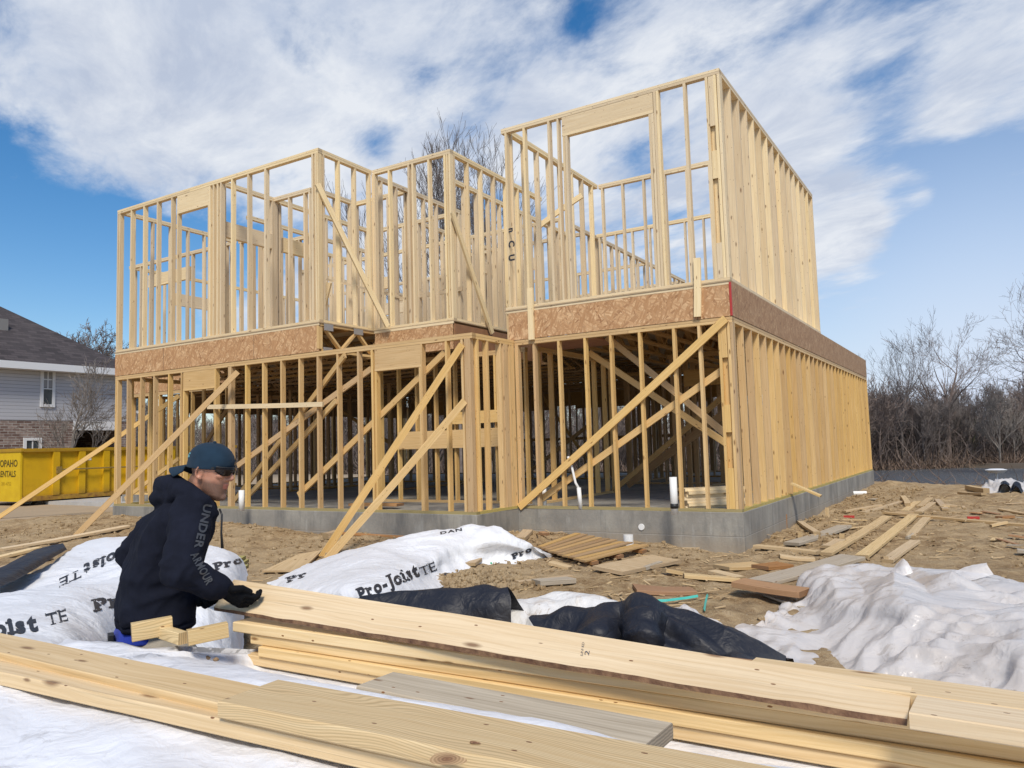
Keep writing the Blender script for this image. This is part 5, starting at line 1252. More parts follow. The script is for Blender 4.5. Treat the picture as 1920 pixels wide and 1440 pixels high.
# stack of short boards in the garage bay
for k in range(7):
    z = .02+.039*k; j = R.uniform(-.04, .06)
    A = onz(1283, 950, .0)+Vector((j, 0, z)); A = Vector((-.95+j, .42, z)); B = A+Vector((.62, .62, 0))
    for q in range(2):
        o = MB().board(A+Vector((.1*q, -.1*q, 0)), B+Vector((.1*q, -.1*q, 0)), Vector((.7, -.7, 0)), .135 if k % 2 else .10, .037).build('cut_board', MW2)
        tag(o, f"{'near' if q else 'rear'} board in layer {('one','two','three','four','five','six','seven')[k]} from the floor of the stack inside the garage bay", 'board', 'short boards stacked inside the garage bay')
o = MB().board(Vector((-6.0, -.55, .06)), Vector((-5.1, -.45, .06)), Y, .2, .04).build('loose_board', MWR); tag(o, 'brown board lying on the slab behind the front plate', 'board')
# scattered chips and clods: nobody could count them
def litter():
    r = random.Random(3); mb = MB()
    for i in range(2400):
        if r.random() < .55: x, y = r.uniform(.15, 6), r.uniform(-2.5, 9)
        else: x, y = r.uniform(-5, 3.5), r.uniform(-5, -.2)
        qx, qy = px((x, y, -.4))
        if 1370 < qx and 1040 < qy: continue
        p = Vector((x, y, gz(x, y)+.008)); a = r.uniform(0, 6.3); L = r.choice((.03, .05, .08, .12, .2)); d = Vector((math.cos(a), math.sin(a), r.uniform(-.1, .2)))
        mb.board(p, p+d*L, Z.cross(d), r.uniform(.004, .022), r.uniform(.002, .008), tint=r.random())
    o = mb.build('wood_chips', MWL); tag(o, 'wood chips and slivers strewn over the soil', 'wood chips', kind='stuff')
    bm = bmesh.new()
    for i in range(3200):
        k = r.random()
        if k < .35: x, y = r.uniform(.1, 1.3), r.uniform(-.5, 12)
        elif k < .7: x, y = r.uniform(-12, -.2), r.uniform(-2.6, -.15); y -= 1.1 if x < -3.3 else 0
        else: x, y = r.uniform(-8, 6), r.uniform(-6, 8)
        if -15.7 < x < .02 and y > (-1.15 if x < -3.2 else -.05): continue
        s = r.uniform(.008, .035)**1.0*(1.5 if r.random() < .05 else 1); z = gz(x, y)
        M_ = Matrix.Translation((x, y, z+s*.3)) @ Matrix.Rotation(r.uniform(0, 6), 4, Vector((r.random(), r.random(), 1)).normalized()) @ Matrix.Diagonal((s, s*r.uniform(.6, 1), s*.7, 1))
        g = bmesh.ops.create_icosphere(bm, subdivisions=1, radius=1, matrix=M_)
        for v in g['verts']: v.co += Vector((r.uniform(-.2, .2), r.uniform(-.2, .2), r.uniform(-.2, .2)))*s
    (mx, my) = MOUNDS[0][:2]
    for i in range(500):
        x, y = r.gauss(mx, .28), r.gauss(my, .22); s = r.uniform(.01, .035)
        g = bmesh.ops.create_icosphere(bm, subdivisions=1, radius=s, matrix=Matrix.Translation((x, y, gz(x, y)+s*.4)))
        for v in g['verts']: v.co += Vector((r.uniform(-.3, .3), r.uniform(-.3, .3), r.uniform(-.3, .3)))*s
    me = bpy.data.meshes.new('dirt'); bm.to_mesh(me); bm.free(); me.materials.append(MSOIL)
    o = bpy.data.objects.new('dirt_clods', me); COL.objects.link(o); tag(o, 'crumbly clods of soil along the footing and over the ground', 'dirt', kind='stuff')
litter()
# ------------------------------------------------------------------ the worker
def remesh(bm, voxel, smooth=2, name='m'):
    me = bpy.data.meshes.new(name); bm.to_mesh(me); bm.free()
    o = bpy.data.objects.new(name, me); COL.objects.link(o)
    md = o.modifiers.new('r', 'REMESH'); md.mode = 'VOXEL'; md.voxel_size = voxel; md.use_smooth_shade = True
    if smooth:
        s = o.modifiers.new('s', 'SMOOTH'); s.factor = .5; s.iterations = smooth
    dg = bpy.context.evaluated_depsgraph_get(); dg.update()
    out = bpy.data.meshes.new_from_object(o.evaluated_get(dg)); bpy.data.objects.remove(o)
    out.polygons.foreach_set('use_smooth', [True]*len(out.polygons)); return out
def chain(bm, pts, rad, sub=2, step=.4, sq=None):
    pts = [Vector(p) for p in pts]
    for (a, b, ra, rb) in zip(pts, pts[1:], rad, rad[1:]):
        L = (b-a).length; n = max(2, int(L/(min(ra, rb)*step))+1)
        for k in range(n+1):
            f = k/n; r = ra+(rb-ra)*f
            bmesh.ops.create_icosphere(bm, subdivisions=sub, radius=r, matrix=Matrix.Translation(a.lerp(b, f)))
def ell(bm, c, ax, sub=3): # ellipsoid with axis vectors
    M_ = Matrix((ax[0], ax[1], ax[2])).transposed().to_4x4(); M_.translation = Vector(c)
    bmesh.ops.create_icosphere(bm, subdivisions=sub, radius=1, matrix=M_)
def loft(bm, secs, n=28, p=2.3):
    """closed loft of superelliptic sections: (centre, a vector, b vector)"""
    rings = []
    for c, a, b in secs:
        ring = []
        for k in range(n):
            t = 2*math.pi*k/n; ct, st_ = math.cos(t), math.sin(t)
            x = math.copysign(abs(ct)**(2/p), ct); y = math.copysign(abs(st_)**(2/p), st_)
            ring.append(bm.verts.new(Vector(c)+Vector(a)*x+Vector(b)*y))
        rings.append(ring)
    for r0, r1 in zip(rings, rings[1:]):
        for k in range(n): bm.faces.new((r0[k], r0[(k+1) % n], r1[(k+1) % n], r1[k]))
    bm.faces.new(rings[0][::-1]); bm.faces.new(rings[-1])
def cloth(name, base, sheen=.3, weave=220., rough=.95, c2=None):
    M, nt, b = new_mat(name); N = NB(nt); co = N.n('TexCoord').outputs['Object']
    f = N.noise(co, 14., 4, .6); w = N.noise(co, weave, 2)
    link(nt, N.mix(N.mr(f, .35, .65), base, c2 or tuple(k*1.45 for k in base)), b.inputs['Base Color'])
    b.inputs['Roughness'].default_value = rough; b.inputs['Specular IOR Level'].default_value = .15
    b.inputs['Sheen Weight'].default_value = sheen; b.inputs['Sheen Roughness'].default_value = .6
    link(nt, N.bump(w, .25, .002), b.inputs['Normal']); return M
MHOOD = cloth('navy_fleece', (.0075, .009, .0165), .0)
MCAP = cloth('teal_navy_cap', (.010, .024, .042), .05, 300)
MGLOVE = cloth('black_knit', (.004, .0045, .006), .0, 400)
MTRO = cloth('khaki_trousers', (.30, .27, .22), .1)
MBLUE = cloth('blue_shirt', (.012, .03, .25), .1)
def skin_mat():
    M, nt, b = new_mat('skin'); N = NB(nt); co = N.n('TexCoord').outputs['Object']
    f = N.noise(co, 30., 4)
    c = N.mix(N.mr(f, .35, .65), (.50, .25, .165), (.42, .19, .12))
    hair = N.n('Attribute', attribute_name='stubble').outputs['Fac']
    st_ = N.noise(co, 500., 2)
    c = N.mix(N.math('MULTIPLY', hair, N.mr(st_, .35, .6, .6, .95)), c, (.085, .058, .045))
    lip = N.n('Attribute', attribute_name='lip').outputs['Fac']
    c = N.mix(N.math('MULTIPLY', lip, .6), c, (.34, .10, .085))
    link(nt, c, b.inputs['Base Color']); b.inputs['Roughness'].default_value = .48; b.inputs['Subsurface Weight'].default_value = .12
    b.inputs['Subsurface Radius'].default_value = (.012, .005, .003); return M
MSKIN = skin_mat(); MINKG2 = plain('sleeve_print', (.055, .058, .066), .5)
r_, u_, f_ = RT, UPV, FW
Fb = (r_*.86+f_*.5).normalized(); Fb = Vector((Fb.x, Fb.y, 0)).normalized(); Rb = Fb.cross(Z).normalized()
if Rb.dot(FW) > 0: Rb = -Rb
# head frame
Fh = (r_*.96-f_*.17-u_*.20).normalized(); Uh = (u_+r_*.16); Uh = (Uh-Fh*Uh.dot(Fh)).normalized(); Sh = Fh.cross(Uh).normalized()
HS = .88; Fh, Uh, Sh = Fh*HS, Uh*HS, Sh*HS
HC = atd(396, 886, 3.12)
def hp(f, s, u): return HC+Fh*f+Sh*s+Uh*u
neck0 = atd(352, 948, 3.19)
pel = atd(292, 1178, 3.25)
gzp = gz(pel.x, pel.y)
hipR = pel+Rb*.10-Z*.02; hipL = pel-Rb*.10-Z*.02
def legp(hip, fwd, spread):
    knee = hip+Fb*(.20+fwd)+Rb*spread-Z*.32; ank = Vector((hip.x, hip.y, 0))+Fb*(.04+fwd)+Rb*spread*1.1; ank.z = gzp+.09
    return knee, ank
kR, aR = legp(hipR, .08, .04); kL, aL = legp(hipL, -.06, -.05)
chestC = atd(328, 1000, 3.22); shC = atd(350, 950, 3.2)
shR = shC+Rb*.175-Z*.005; elR = atd(337, 1068, 2.86); wrR = atd(424, 1106, 2.965)
shL = shC-Rb*.175-Z*.01; elL = atd(251, 1040, 3.46); wrL = atd(385, 1116, 3.22)
def body():
    bm = bmesh.new()
    # head slices: (u, front, back, half width)
    sl = [(-.118, .072, .030, .018), (-.108, .082, .005, .036), (-.092, .088, -.020, .050), (-.072, .088, -.045, .058), (-.048, .088, -.062, .063), (-.022, .087, -.078, .067), (.006, .084, -.09, .0705),
          (.030, .080, -.098, .073), (.050, .086, -.102, .075), (.075, .080, -.102, .076), (.098, .062, -.092, .068), (.114, .035, -.065, .050), (.122, .0, -.03, .02)]
    loft(bm, [(hp((a+b)/2, 0, u), Fh*((a-b)/2), Sh*w) for u, a, b, w in sl], 32, 2.15)
    hch = lambda b_, p_, q_: chain(b_, p_, [r*HS for r in q_])
    # brow, nose, lips, chin, cheekbones
    for s in (-1, 1):
        hch(bm, [hp(.083, s*.012, .046), hp(.078, s*.035, .048), hp(.062, s*.056, .040)], [.0085, .0095, .008])
        ell(bm, hp(.066, s*.040, .004), (Fh*.020, Sh*.020, Uh*.016)); ell(bm, hp(.090, s*.012, -.012), (Fh*.010, Sh*.0085, Uh*.0075), 2)
    hch(bm, [hp(.084, 0, .036), hp(.094, 0, .018), hp(.108, 0, -.003), hp(.103, 0, -.012)], [.0075, .0078, .0098, .0075])
    hch(bm, [hp(.086, 0, -.020), hp(.090, 0, -.030)], [.008, .007])
    hch(bm, [hp(.078, -.022, -.041), hp(.092, 0, -.037), hp(.078, .022, -.041)], [.0045, .0068, .0045]); hch(bm, [hp(.077, -.020, -.051), hp(.089, 0, -.052), hp(.077, .020, -.051)], [.0045, .0072, .0045])
    ell(bm, hp(.080, 0, -.096), (Fh*.017, Sh*.022, Uh*.018))
    for s in (-1, 1): # ears
        pts = [hp(.0+.012*math.cos(a)-.012, s*(.076+.007*(1-math.cos(a))*.8), .006+.027*math.sin(a)) for a in [k*math.pi/6-.6*math.pi for k in range(12)]]
        hch(bm, pts, [.0050]*len(pts)); ell(bm, hp(-.010, s*.074, .004), (Fh*.012, Sh*.0045, Uh*.021), 2); ell(bm, hp(-.004, s*.076, -.022), (Fh*.008, Sh*.005, Uh*.009), 2)
    # neck and torso, arms, legs under the clothes
    chain(bm, [hp(-.030, 0, -.05), hp(-.045, 0, -.10), neck0+Z*.01], [.056, .058, .062])
    loft(bm, [(neck0+Z*.02, Rb*.06, Fb*.055), (shC, Rb*.16, Fb*.09), (chestC, Rb*.165, Fb*.105), (atd(303, 1080, 3.24), Rb*.15, Fb*.1), (pel, Rb*.155, Fb*.105), (pel-Z*.1, Rb*.13, Fb*.09)], 24, 2.3)
    for a, b, c in ((shR, elR, wrR), (shL, elL, wrL)): chain(bm, [a, b, c], [.052, .040, .027])
    for h, k, a in ((hipR, kR, aR), (hipL, kL, aL)): chain(bm, [h, k, a], [.078, .052, .036]); chain(bm, [a, a+Fb*.14-Z*.045], [.034, .025])
    me = remesh(bm, .0042, 2, 'person')
    inv = lambda p: (Vector(p)-HC)
    st = me.attributes.new('stubble', 'FLOAT', 'POINT'); lp = me.attributes.new('lip', 'FLOAT', 'POINT')
    sv = []; lv = []
    for v in me.vertices:
        d = v.co-HC; f, s, u = d.dot(Fh)/HS**2, d.dot(Sh)/HS**2, d.dot(Uh)/HS**2; k = 0.
        if abs(u) < .16 and abs(s) < .12 and abs(f) < .14:
            if u < -.018 and f > -.02: k = min(1, (-.018-u)/.02)*min(1, (f+.02)/.03)*.9
            if abs(s) < .022 and -.058 < u < -.032: k *= .2
            if f < -.03 and u > -.10: k = max(k, .85*min(1, (-.03-f)/.02)*(1 if u < .05 else 1))
            if -.03 < f < .01 and u > .005 and abs(s) > .06: k = max(k, .5)
        sv.append(k); lv.append(1. if (abs(s) < .022 and -.058 < u < -.033 and f > .075) else 0.)
    st.data.foreach_set('value', sv); lp.data.foreach_set('value', lv)
    return me
org = Vector((pel.x, pel.y, gzp))
def add(name, me, mat, parent=None, disp=None):
    for v in me.vertices: v.co -= org
    me.materials.clear(); me.materials.append(mat)
    return place(bpy.data.objects.new(name, me), org, parent)
PERSON = add('person', body(), MSKIN)
tag(PERSON, 'man in navy hooded sweatshirt and backward blue cap bending to hold a long board', 'person')
def hoodie():
    bm = bmesh.new()
    loft(bm, [(atd(296, 1170, 3.25), Rb*.205, Fb*.150), (atd(294, 1150, 3.25), Rb*.212, Fb*.156), (atd(295, 1115, 3.25), Rb*.205, Fb*.152), (atd(305, 1060, 3.24), Rb*.20, Fb*.148), (chestC+Z*.0, Rb*.205, Fb*.142), (atd(340, 968, 3.2), Rb*.20, Fb*.128), (shC+Z*.01, Rb*.165, Fb*.105), (atd(354, 938, 3.19), Rb*.10, Fb*.075)], 36, 2.5)
    chain(bm, [shR+Z*-.01, shR.lerp(elR, .5)+Rb*.012, elR], [.082, .076, .066], 3); chain(bm, [elR, elR.lerp(wrR, .5)-Z*.008, wrR.lerp(elR, .12)], [.066, .060, .047], 3); chain(bm, [wrR.lerp(elR, .12), wrR], [.041, .037], 3)
    chain(bm, [shL, shL.lerp(elL, .5)-Fb*.01, elL], [.082, .078, .070], 3); chain(bm, [elL, elL.lerp(wrL, .5), wrL], [.068, .056, .040], 3)
    # hood lying round the neck
    ring = [atd(402, 962, 3.06), atd(382, 942, 3.03), atd(352, 922, 3.04), atd(322, 911, 3.12), atd(308, 913, 3.22), atd(322, 915, 3.33), atd(360, 935, 3.35), atd(396, 958, 3.28)]
    chain(bm, ring, [.022, .030, .036, .042, .046, .042, .034, .024], 3)
    chain(bm, [atd(330, 925, 3.10), atd(306, 935, 3.18), atd(318, 935, 3.30)], [.042, .048, .04], 3)
    chain(bm, [atd(360, 928, 3.06), atd(325, 948, 3.12), atd(300, 955, 3.2)], [.028, .03, .028], 3)
    me = remesh(bm, .0075, 3, 'hoodie')
    me.update()
    nrm = [v.normal.copy() for v in me.vertices]
    for v, n in zip(me.vertices, nrm):
        p = v.co; h = 0
        h +=   .010*(ridged(Vector((p.x*1, p.y*1, p.z*1.6)), 4.5, 3)-.3)+.0035*(ridged(p, 13, 5)-.3)
        de = min((p-elR).length, (p-elL).length)
        if de < .16: h += .010*(ridged(Vector((p.x, p.y, p.z*1.5)), 14, 8)-.3)*(1-de/.16)
        dh = (p-pel).dot(Z)
        if dh < .12: h += .0
        t = (p-atd(293, 1150, 3.25)).dot(UPV)
        if -.012 < t < -.004 and (p-pel).length < .4: h -= .006
        v.co += n*h
    return me
HOOD = add('hooded_sweatshirt', hoodie(), MHOOD, PERSON)
bv = BVHTree.FromPolygons([v.co+org for v in HOOD.data.vertices], [tuple(p.vertices) for p in HOOD.data.polygons])
print_on(bv, 'UNDER', (383, 944), (364, 1029), 16, MINKG2, HOOD, up=(.97, .22), bold=.03, off=.004, spacing=1.)
print_on(bv, 'ARMOUR', (357, 1040), (388, 1099), 16, MINKG2, HOOD, up=(.88, -.47), bold=.03, off=.004, spacing=1.)
# drawstring
d0 = atd(412, 955, 3.04)
mb = MB().tube([d0, atd(416, 965, 3.02), atd(415, 1000, 3.03), atd(417, 1028, 3.02)], [.004, .004, .004, .006], 8); mb.build('drawstring', MBLK, HOOD, smooth=True)
mb = MB().tube([atd(377, 886, 3.045)+0*u_, atd(366, 889, 3.05), atd(357, 898, 3.06)], .0035, 6); 
# blue shirt hem, phone case, trousers, shoes
bm = bmesh.new(); loft(bm, [(atd(284, 1192, 3.26), Rb*.200, Fb*.155), (atd(289, 1172, 3.26), Rb*.195, Fb*.145), (atd(296, 1140, 3.25), Rb*.17, Fb*.12)], 30, 2.4)
add('shirt', remesh(bm, .009, 2), MBLUE, PERSON)
bm = bmesh.new(); loft(bm, [(pel+Z*.02, Rb*.178, Fb*.130), (pel-Z*.08, Rb*.185, Fb*.135), (pel-Z*.16, Rb*.175, Fb*.12)], 30, 2.4)
for h, k, a in ((hipR, kR, aR), (hipL, kL, aL)): chain(bm, [h-Z*.04, k, a+Z*.03], [.098, .078, .066], 3)
me = remesh(bm, .010, 2)
for v in me.vertices: v.co += v.normal*.006*(ridged(v.co, 9, 2)-.3)
add('trousers', me, MTRO, PERSON)
for a in (aR, aL):
    bm = bmesh.new(); loft(bm, [(a-Fb*.07-Z*.085, Rb*.035, Fb*.02) if 0 else (Vector((a.x, a.y, gzp+.012))+Fb*.06, Rb*.048, Fb*.145), (Vector((a.x, a.y, gzp+.05))+Fb*.05, Rb*.047, Fb*.135), (Vector((a.x, a.y, gzp+.09))+Fb*.0, Rb*.042, Fb*.07), (Vector((a.x, a.y, gzp+.16)), Rb*.045, Fb*.05)], 24, 2.4)
    add('shoe', remesh(bm, .007, 2), plain('brown_boot', (.10, .06, .035), .6), PERSON)
q = pel-Fb*.17+Rb*.05-Z*.02; mb = MB().board(q+Z*.03-Fb*.0, q-Z*.10, Rb, .07, .022, ch=.004); mb.build('phone_case', MBLK, PERSON)
# cap worn backward
def cap():
    bm = bmesh.new(); n = 40; rings = []
    # sections along Uh from rim to crown
    for u, a, b, w in ((.034, .089, -.116, .083), (.050, .095, -.114, .084), (.070, .094, -.113, .085), (.090, .086, -.110, .081), (.110, .070, -.100, .071), (.126, .048, -.080, .055), (.136, .022, -.055, .034), (.139, -.005, -.03, .012)):
        ring = []
        for k in range(n):
            t = 2*math.pi*k/n; f = (a+b)/2+(a-b)/2*math.cos(t); s = w*math.sin(t)
            uu = u-(.028*(1-(f+.116)/.205) if u < .06 else .014*(1-(f+.116)/.205)) # lower at the back
            ring.append(bm.verts.new(hp(f, s, uu)))
        rings.append(ring)
    for r0, r1 in zip(rings, rings[1:]):
        for k in range(n): bm.faces.new((r0[k], r0[(k+1) % n], r1[(k+1) % n], r1[k]))
    bm.faces.new(rings[-1])
    me = bpy.data.meshes.new('cap'); bm.normal_update()
    for v in bm.verts: v.co += (v.co-HC).normalized()*.0022*noise.noise(v.co*30)
    bm.to_mesh(me); bm.free(); me.polygons.foreach_set('use_smooth', [True]*len(me.polygons)); return me
CAP = add('cap', cap(), MCAP, PERSON); md = CAP.modifiers.new('s', 'SOLIDIFY'); md.thickness = .003; md.offset = -1; sb = CAP.modifiers.new('b', 'SUBSURF'); sb.levels = 1; sb.render_levels = 1
bm = bmesh.new(); nn, mm = 16, 8; gr = []
for j in range(mm+1):
    row = []
    for i in range(nn+1):
        s = -1+2*i/nn; f = j/mm; base = -.112+.055*(1-math.sqrt(max(0, 1-(s*.80)**2)))
        row.append(bm.verts.new(hp(base-.088*f*math.sqrt(max(0, 1-s*s*.70)), s*.080*(1-.10*f), .014-.022*s*s-.036*f)))
    gr.append(row)
for j in range(mm):
    for i in range(nn): bm.faces.new((gr[j][i], gr[j][i+1], gr[j+1][i+1], gr[j+1][i]))
me = bpy.data.meshes.new('visor'); bm.to_mesh(me); bm.free(); me.polygons.foreach_set('use_smooth', [True]*len(me.polygons))
V_ = add('visor', me, MCAP, CAP); md = V_.modifiers.new('s', 'SOLIDIFY'); md.thickness = .004; md.offset = 0
mb = MB().tube([hp(-.012, 0, .138), hp(-.012, 0, .144)], [.008, .005], 10); mb.build('cap_button', MCAP, CAP)
mb = MB().board(hp(.092, .026, .040), hp(.080, .050, .038), Uh, .0035, .002); mb.build('cap_logo', plain('pale_logo', (.35, .45, .5), .5), CAP)
mb = MB(); mb.tube([hp(-.088, .058, .075), hp(-.098, .045, .068), hp(-.088, .060, .058), hp(-.098, .047, .052)], .0035, 6); mb.build('cap_logo', plain('teal_logo', (.10, .30, .36), .5), CAP)
for az in (math.pi/2, math.pi/2+1.05, math.pi/2-1.05): # seams
    for sg in (1, -1):
        pts = []
        for (u, a, b, w) in ((.052, .0955, -.1145, .0845), (.070, .0945, -.1135, .0855), (.090, .0865, -.1105, .0815), (.110, .0705, -.1005, .0715), (.126, .0485, -.0805, .0555), (.137, .0225, -.0555, .0345), (.140, -.005, -.03, .012)):
            f = (a+b)/2+(a-b)/2*math.cos(az); pts.append(hp(f, sg*w*math.sin(az), u-.014*(1-(f+.116)/.205)))
        if az != math.pi/2 or 1: MB().tube(pts, .0013, 5).build('seam', MCAP, CAP)
# sunglasses
def shades():
    bm = bmesh.new(); n = 30; rows = []
    for j in range(7):
        g = j/6; row = []
        for i in range(n+1):
            a = -1.12+2.24*i/n; s = math.sin(a)*.074; f = .016+math.cos(a)*.082+(.004 if abs(a) < .9 else 0)
            nose = math.exp(-(a/.16)**2); top = .044; bot = .008+.018*nose+.016*max(0, (abs(a)-.72)/.4)
            row.append(bm.verts.new(hp(f+.004*math.sin(g*math.pi), s, bot+(top-bot)*g)))
        rows.append(row)
    for j in range(6):
        for i in range(n): bm.faces.new((rows[j][i], rows[j][i+1], rows[j+1][i+1], rows[j+1][i]))
    me = bpy.data.meshes.new('sunglasses'); bm.to_mesh(me); bm.free(); me.polygons.foreach_set('use_smooth', [True]*len(me.polygons)); return me
SG = add('sunglasses', shades(), plain('dark_lens', (.008, .005, .005), .12, spec=.35), PERSON); md = SG.modifiers.new('s', 'SOLIDIFY'); md.thickness = .0025
for s in (-1, 1):
    mb = MB().board(hp(.052, s*.0735, .038), hp(-.022, s*.080, .030), Uh, .007, .003); mb.build('temple', MBLK, SG)
mb = MB().tube([hp(.016+.083*math.cos(a)+.005, .074*math.sin(a), .0455) for a in [-1.12+2.24*k/24 for k in range(25)]], .0028, 6); mb.build('top_frame', MBLK, SG)
# gloved hands
def hand(w, palm_d, side, nrm, thumb_pts, finger, name='glove'):
    """w wrist, palm_d along the palm, side across the palm, nrm out of the back of the hand"""
    bm = bmesh.new(); palm_d, side, nrm = palm_d.normalized(), side.normalized(), nrm.normalized()
    k0 = w+palm_d*.088
    loft(bm, [(w-palm_d*.02, side*.030, nrm*.024), (w+palm_d*.015, side*.034, nrm*.021), (w+palm_d*.05, side*.042, nrm*.019), (w+palm_d*.085, side*.043, nrm*.015)], 20, 2.4)
    for i, (off, L) in enumerate(((.033, .074), (.011, .083), (-.011, .077), (-.031, .061))):
        p = k0+side*off-palm_d*.006; pts = [p-palm_d*.02, p]; d = palm_d.copy(); rad = [.0112, .0108]; a0 = finger[i]
        for seg, bend in zip((.45, .30, .25), a0):
            c, s_ = math.cos(bend), math.sin(bend); d = (d*c-nrm*s_) if seg == .45 else (d*c-nrm2*s_)
            d.normalize(); nrm2 = side.cross(d); nrm2 = nrm2 if nrm2.dot(nrm) > -.99 and (d.cross(nrm2)).dot(d.cross(nrm)) >= -2 else nrm2
            nrm2 = (nrm2 if (palm_d.cross(nrm)).dot(d.cross(nrm2)) > 0 else -nrm2).normalized()
            pts.append(pts[-1]+d*L*seg); rad.append(rad[-1]*.93)
        chain(bm, pts, rad, 2)
    tb = w+palm_d*.022+side*.026; chain(bm, [tb-side*.012]+thumb_pts, [.017, .0145, .0125, .0105], 2)
    me = remesh(bm, .0030, 1)
    for v in me.vertices: v.co += v.normal*.0012*noise.noise(v.co*90)
    return me
# right hand: thumb along the top of the board, fingers closing under its front edge
pdir = (r_*.80-u_*.46+f_*.05).normalized(); nr_ = (-f_*.86-u_*.40+r_*-.10); nr_ = (nr_-pdir*nr_.dot(pdir)).normalized(); sd = nr_.cross(pdir); sd = sd if sd.dot(u_) > 0 else -sd
wr = atd(420, 1106, 2.955)
add('glove', hand(wr, pdir, sd, nr_, [atd(438, 1104, 2.93), atd(455, 1103, 2.93), atd(469, 1109, 2.945)], [(.35, .75, .7), (.45, .85, .8), (.6, .9, .8), (.75, 1.0, .8)]), MGLOVE, PERSON)
# left hand under the left end of the board
pd2 = (r_*.55+Z*-.1-f_*.6).normalized(); n2 = (r_*.5-Z*.8); n2 = (n2-pd2*n2.dot(pd2)).normalized(); s2 = n2.cross(pd2)
add('glove', hand(wrL, pd2, s2, n2, [wrL+pd2*.05+s2*.045-n2*.01, wrL+pd2*.075+s2*.045-n2*.03, wrL+pd2*.09+s2*.03-n2*.045], [(.5, .8, .6)]*4), MGLOVE, PERSON)

# black painted marks on two upper studs
def stud_marks(x, ys, yp, txts, par, size):
    for t, y in zip(txts, ys):
        me = text_mesh(t, size, .006); p = ony(x, y, yp-.004); po = house.location+par.location
        for v in me.vertices: v.co = -Z*v.co.x+X*v.co.y
        me.materials.clear(); me.materials.append(MINK); o = bpy.data.objects.new('painted_mark', me); COL.objects.link(o); o.parent = par; o.location = p-po
stud_marks(954, (428, 452, 478), 0, ('n', 'C', 'U'), wu, .14)
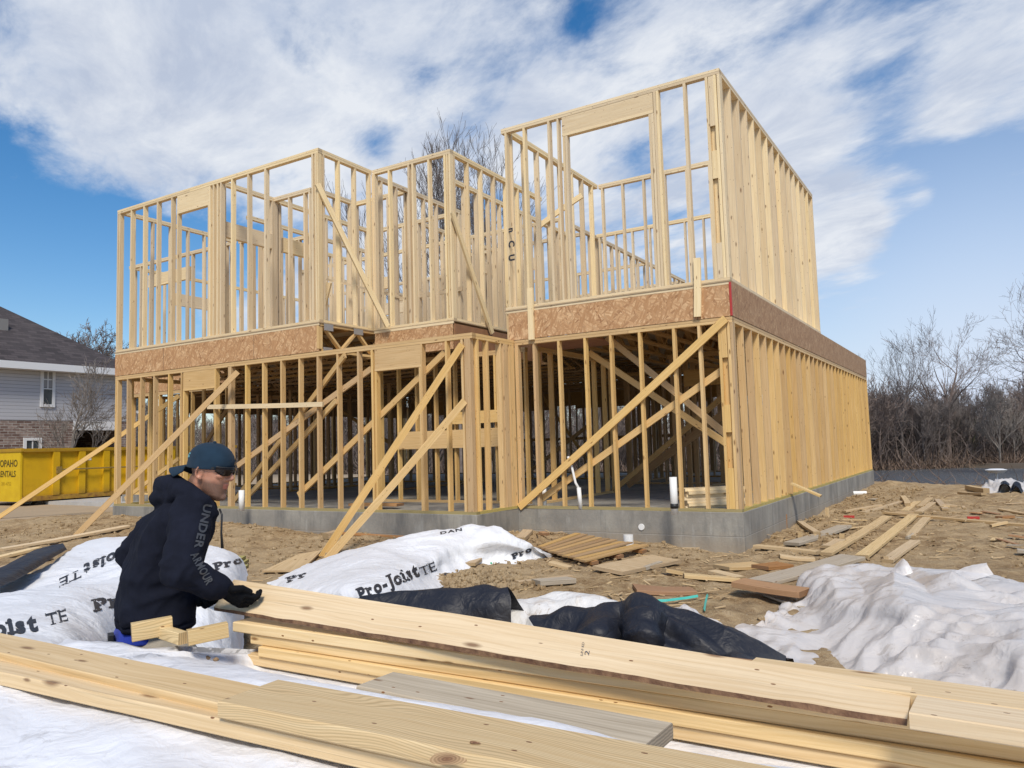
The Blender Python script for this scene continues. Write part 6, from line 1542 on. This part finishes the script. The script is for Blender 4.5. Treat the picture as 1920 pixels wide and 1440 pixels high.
# ------------------------------------------------------------------ light and sky
def sky():
    W = bpy.data.worlds.new('World'); SC.world = W; W.use_nodes = True; nt = W.node_tree; nt.nodes.clear(); N = NB(nt)
    out = nt.nodes.new('ShaderNodeOutputWorld'); bg = nt.nodes.new('ShaderNodeBackground'); link(nt, bg.outputs[0], out.inputs[0])
    bg.inputs[1].default_value = .1
    sk = N.n('TexSky', sky_type='NISHITA'); sk.sun_disc = False; sk.sun_elevation = math.radians(SUN_EL); sk.sun_rotation = math.radians(SUN_ROT)
    sk.air_density = 1.0; sk.dust_density = .6; sk.ozone_density = 2.2
    d = N.n('TexCoord').outputs['Generated']; s = N.n('SeparateXYZ', {0: d}).outputs
    zc = N.math('ADD', N.math('MAXIMUM', s[2], 0.), .16)
    p = N.n('CombineXYZ', {0: N.math('DIVIDE', s[0], zc), 1: N.math('DIVIDE', s[1], zc)}).outputs[0]
    # streaks run along one wind direction
    q = N.n('VectorRotate', {'Vector': p, 'Angle': math.radians(25)}, rotation_type='Z_AXIS').outputs[0]
    q = N.vm('MULTIPLY', q, (1., 1.55, 1.))
    f1 = N.noise(q, 1.15, 9, .58, .35); f2 = N.noise(q, 4.2, 7, .62, .25); f3 = N.noise(N.vm('ADD', q, (5, 3, 1)), .55, 4, .5)
    f = N.math('ADD', N.math('MULTIPLY', f1, .56), N.math('ADD', N.math('MULTIPLY', f2, .32), N.math('MULTIPLY', f3, .12)))
    bias = None
    for (x, y, rad, amt) in BLOBS:
        v = ray(x, y).normalized()
        dt = N.n('VectorMath', {0: d, 1: tuple(v)}, operation='DOT_PRODUCT').outputs['Value']
        k = 1/(rad/CF)**2
        g = N.math('MULTIPLY', N.math('EXPONENT', N.math('MULTIPLY', N.math('SUBTRACT', dt, 1.), k*2)), amt)
        bias = g if bias is None else N.math('ADD', bias, g)
    c = N.math('ADD', f, bias)
    cov = N.n('MapRange', {0: c, 1: .455, 2: .625, 3: 0., 4: 1.}, interpolation_type='SMOOTHSTEP').outputs[0]
    thick = N.mr(c, .55, .78)
    shade = N.noise(N.vm('ADD', q, (.12, .1, 2)), 2.6, 8, .62, .35)
    br = N.mr(shade, .38, .62)
    bright = N.mix(br, (5.2, 5.9, 7.2), (7.7, 8.0, 8.5))
    grey = N.mix(br, (4.5, 5.1, 6.4), (7.1, 7.5, 8.2))
    cc = N.mix(thick, bright, grey)
    # clear sky scaled to the photograph's deeper blue, paler near the horizon
    skc = N.n('HueSaturation', {'Saturation': 1.42, 'Value': SKYV, 'Color': sk.outputs[0]}).outputs[0]
    lo = N.math('EXPONENT', N.math('MULTIPLY', N.math('MAXIMUM', s[2], 0.), -6.0))
    gv = ray(1900, 800).normalized(); gd_ = N.n('VectorMath', {0: d, 1: tuple(gv)}, operation='DOT_PRODUCT').outputs['Value']
    glow = N.math('EXPONENT', N.math('MULTIPLY', N.math('SUBTRACT', gd_, 1.), 19.))
    skc = N.mix(N.math('ADD', N.math('MULTIPLY', lo, .30), N.math('MULTIPLY', glow, .80), clamp=True), skc, (6.5, 7.3, 8.8))
    cov = N.math('MULTIPLY', cov, N.mr(s[2], .0, .22, .25, 1.))
    col = N.mix(cov, skc, cc)
    link(nt, col, bg.inputs[0])
SUN_EL, SUN_AZ = 49, 146 # azimuth measured from +Y towards +X
SUN_ROT = SUN_AZ; SKYV = 1.2
BLOBS = [(280, 90, 230, .12), (60, 200, 160, .10), (600, 230, 260, .07), (950, 120, 260, .08), (700, 420, 200, .05), (1250, 60, 220, .08), (1450, 180, 160, .05), (330, 300, 120, .05),
         (40, 390, 150, -.17), (190, 470, 130, -.14), (120, 620, 180, -.12), (1700, 60, 120, -.01), (1680, 190, 110, -.03), (1790, 350, 170, -.10), (1560, 270, 60, -.02), (705, 265, 45, -.13), (790, 155, 40, -.07), (545, 90, 45, -.10), (60, 235, 45, -.1), (1095, 25, 35, -.05),
         (1860, 110, 110, .12), (1780, 210, 60, .07), (1530, 310, 95, .16), (1600, 480, 80, .16), (1630, 405, 60, .13), (1830, 440, 45, .16), (1730, 365, 28, .16), (1780, 210, 70, .06), (1850, 560, 200, -.10), (1650, 620, 200, -.06), (1120, 430, 130, .06), (1080, 290, 110, .05), (1180, 300, 60, -.04), (390, 430, 60, -.05), (640, 380, 60, -.05), (170, 530, 60, .08)]
sky()
sun = bpy.data.lights.new('sun', 'SUN'); sun.energy = 3.3; sun.angle = math.radians(14); sun.color = (1., .92, .80)
so = bpy.data.objects.new('sun', sun); COL.objects.link(so)
e_, a_ = math.radians(SUN_EL), math.radians(SUN_AZ)
sd_ = Vector((math.sin(a_)*math.cos(e_), math.cos(a_)*math.cos(e_), math.sin(e_)))
so.rotation_euler = sd_.to_track_quat('Z', 'Y').to_euler(); so.location = (0, -20, 30)
SC.view_settings.view_transform = 'Standard'; SC.view_settings.look = 'None'; SC.view_settings.gamma = 1.0; SC.view_settings.exposure = .09
SC.view_settings.use_curve_mapping = False
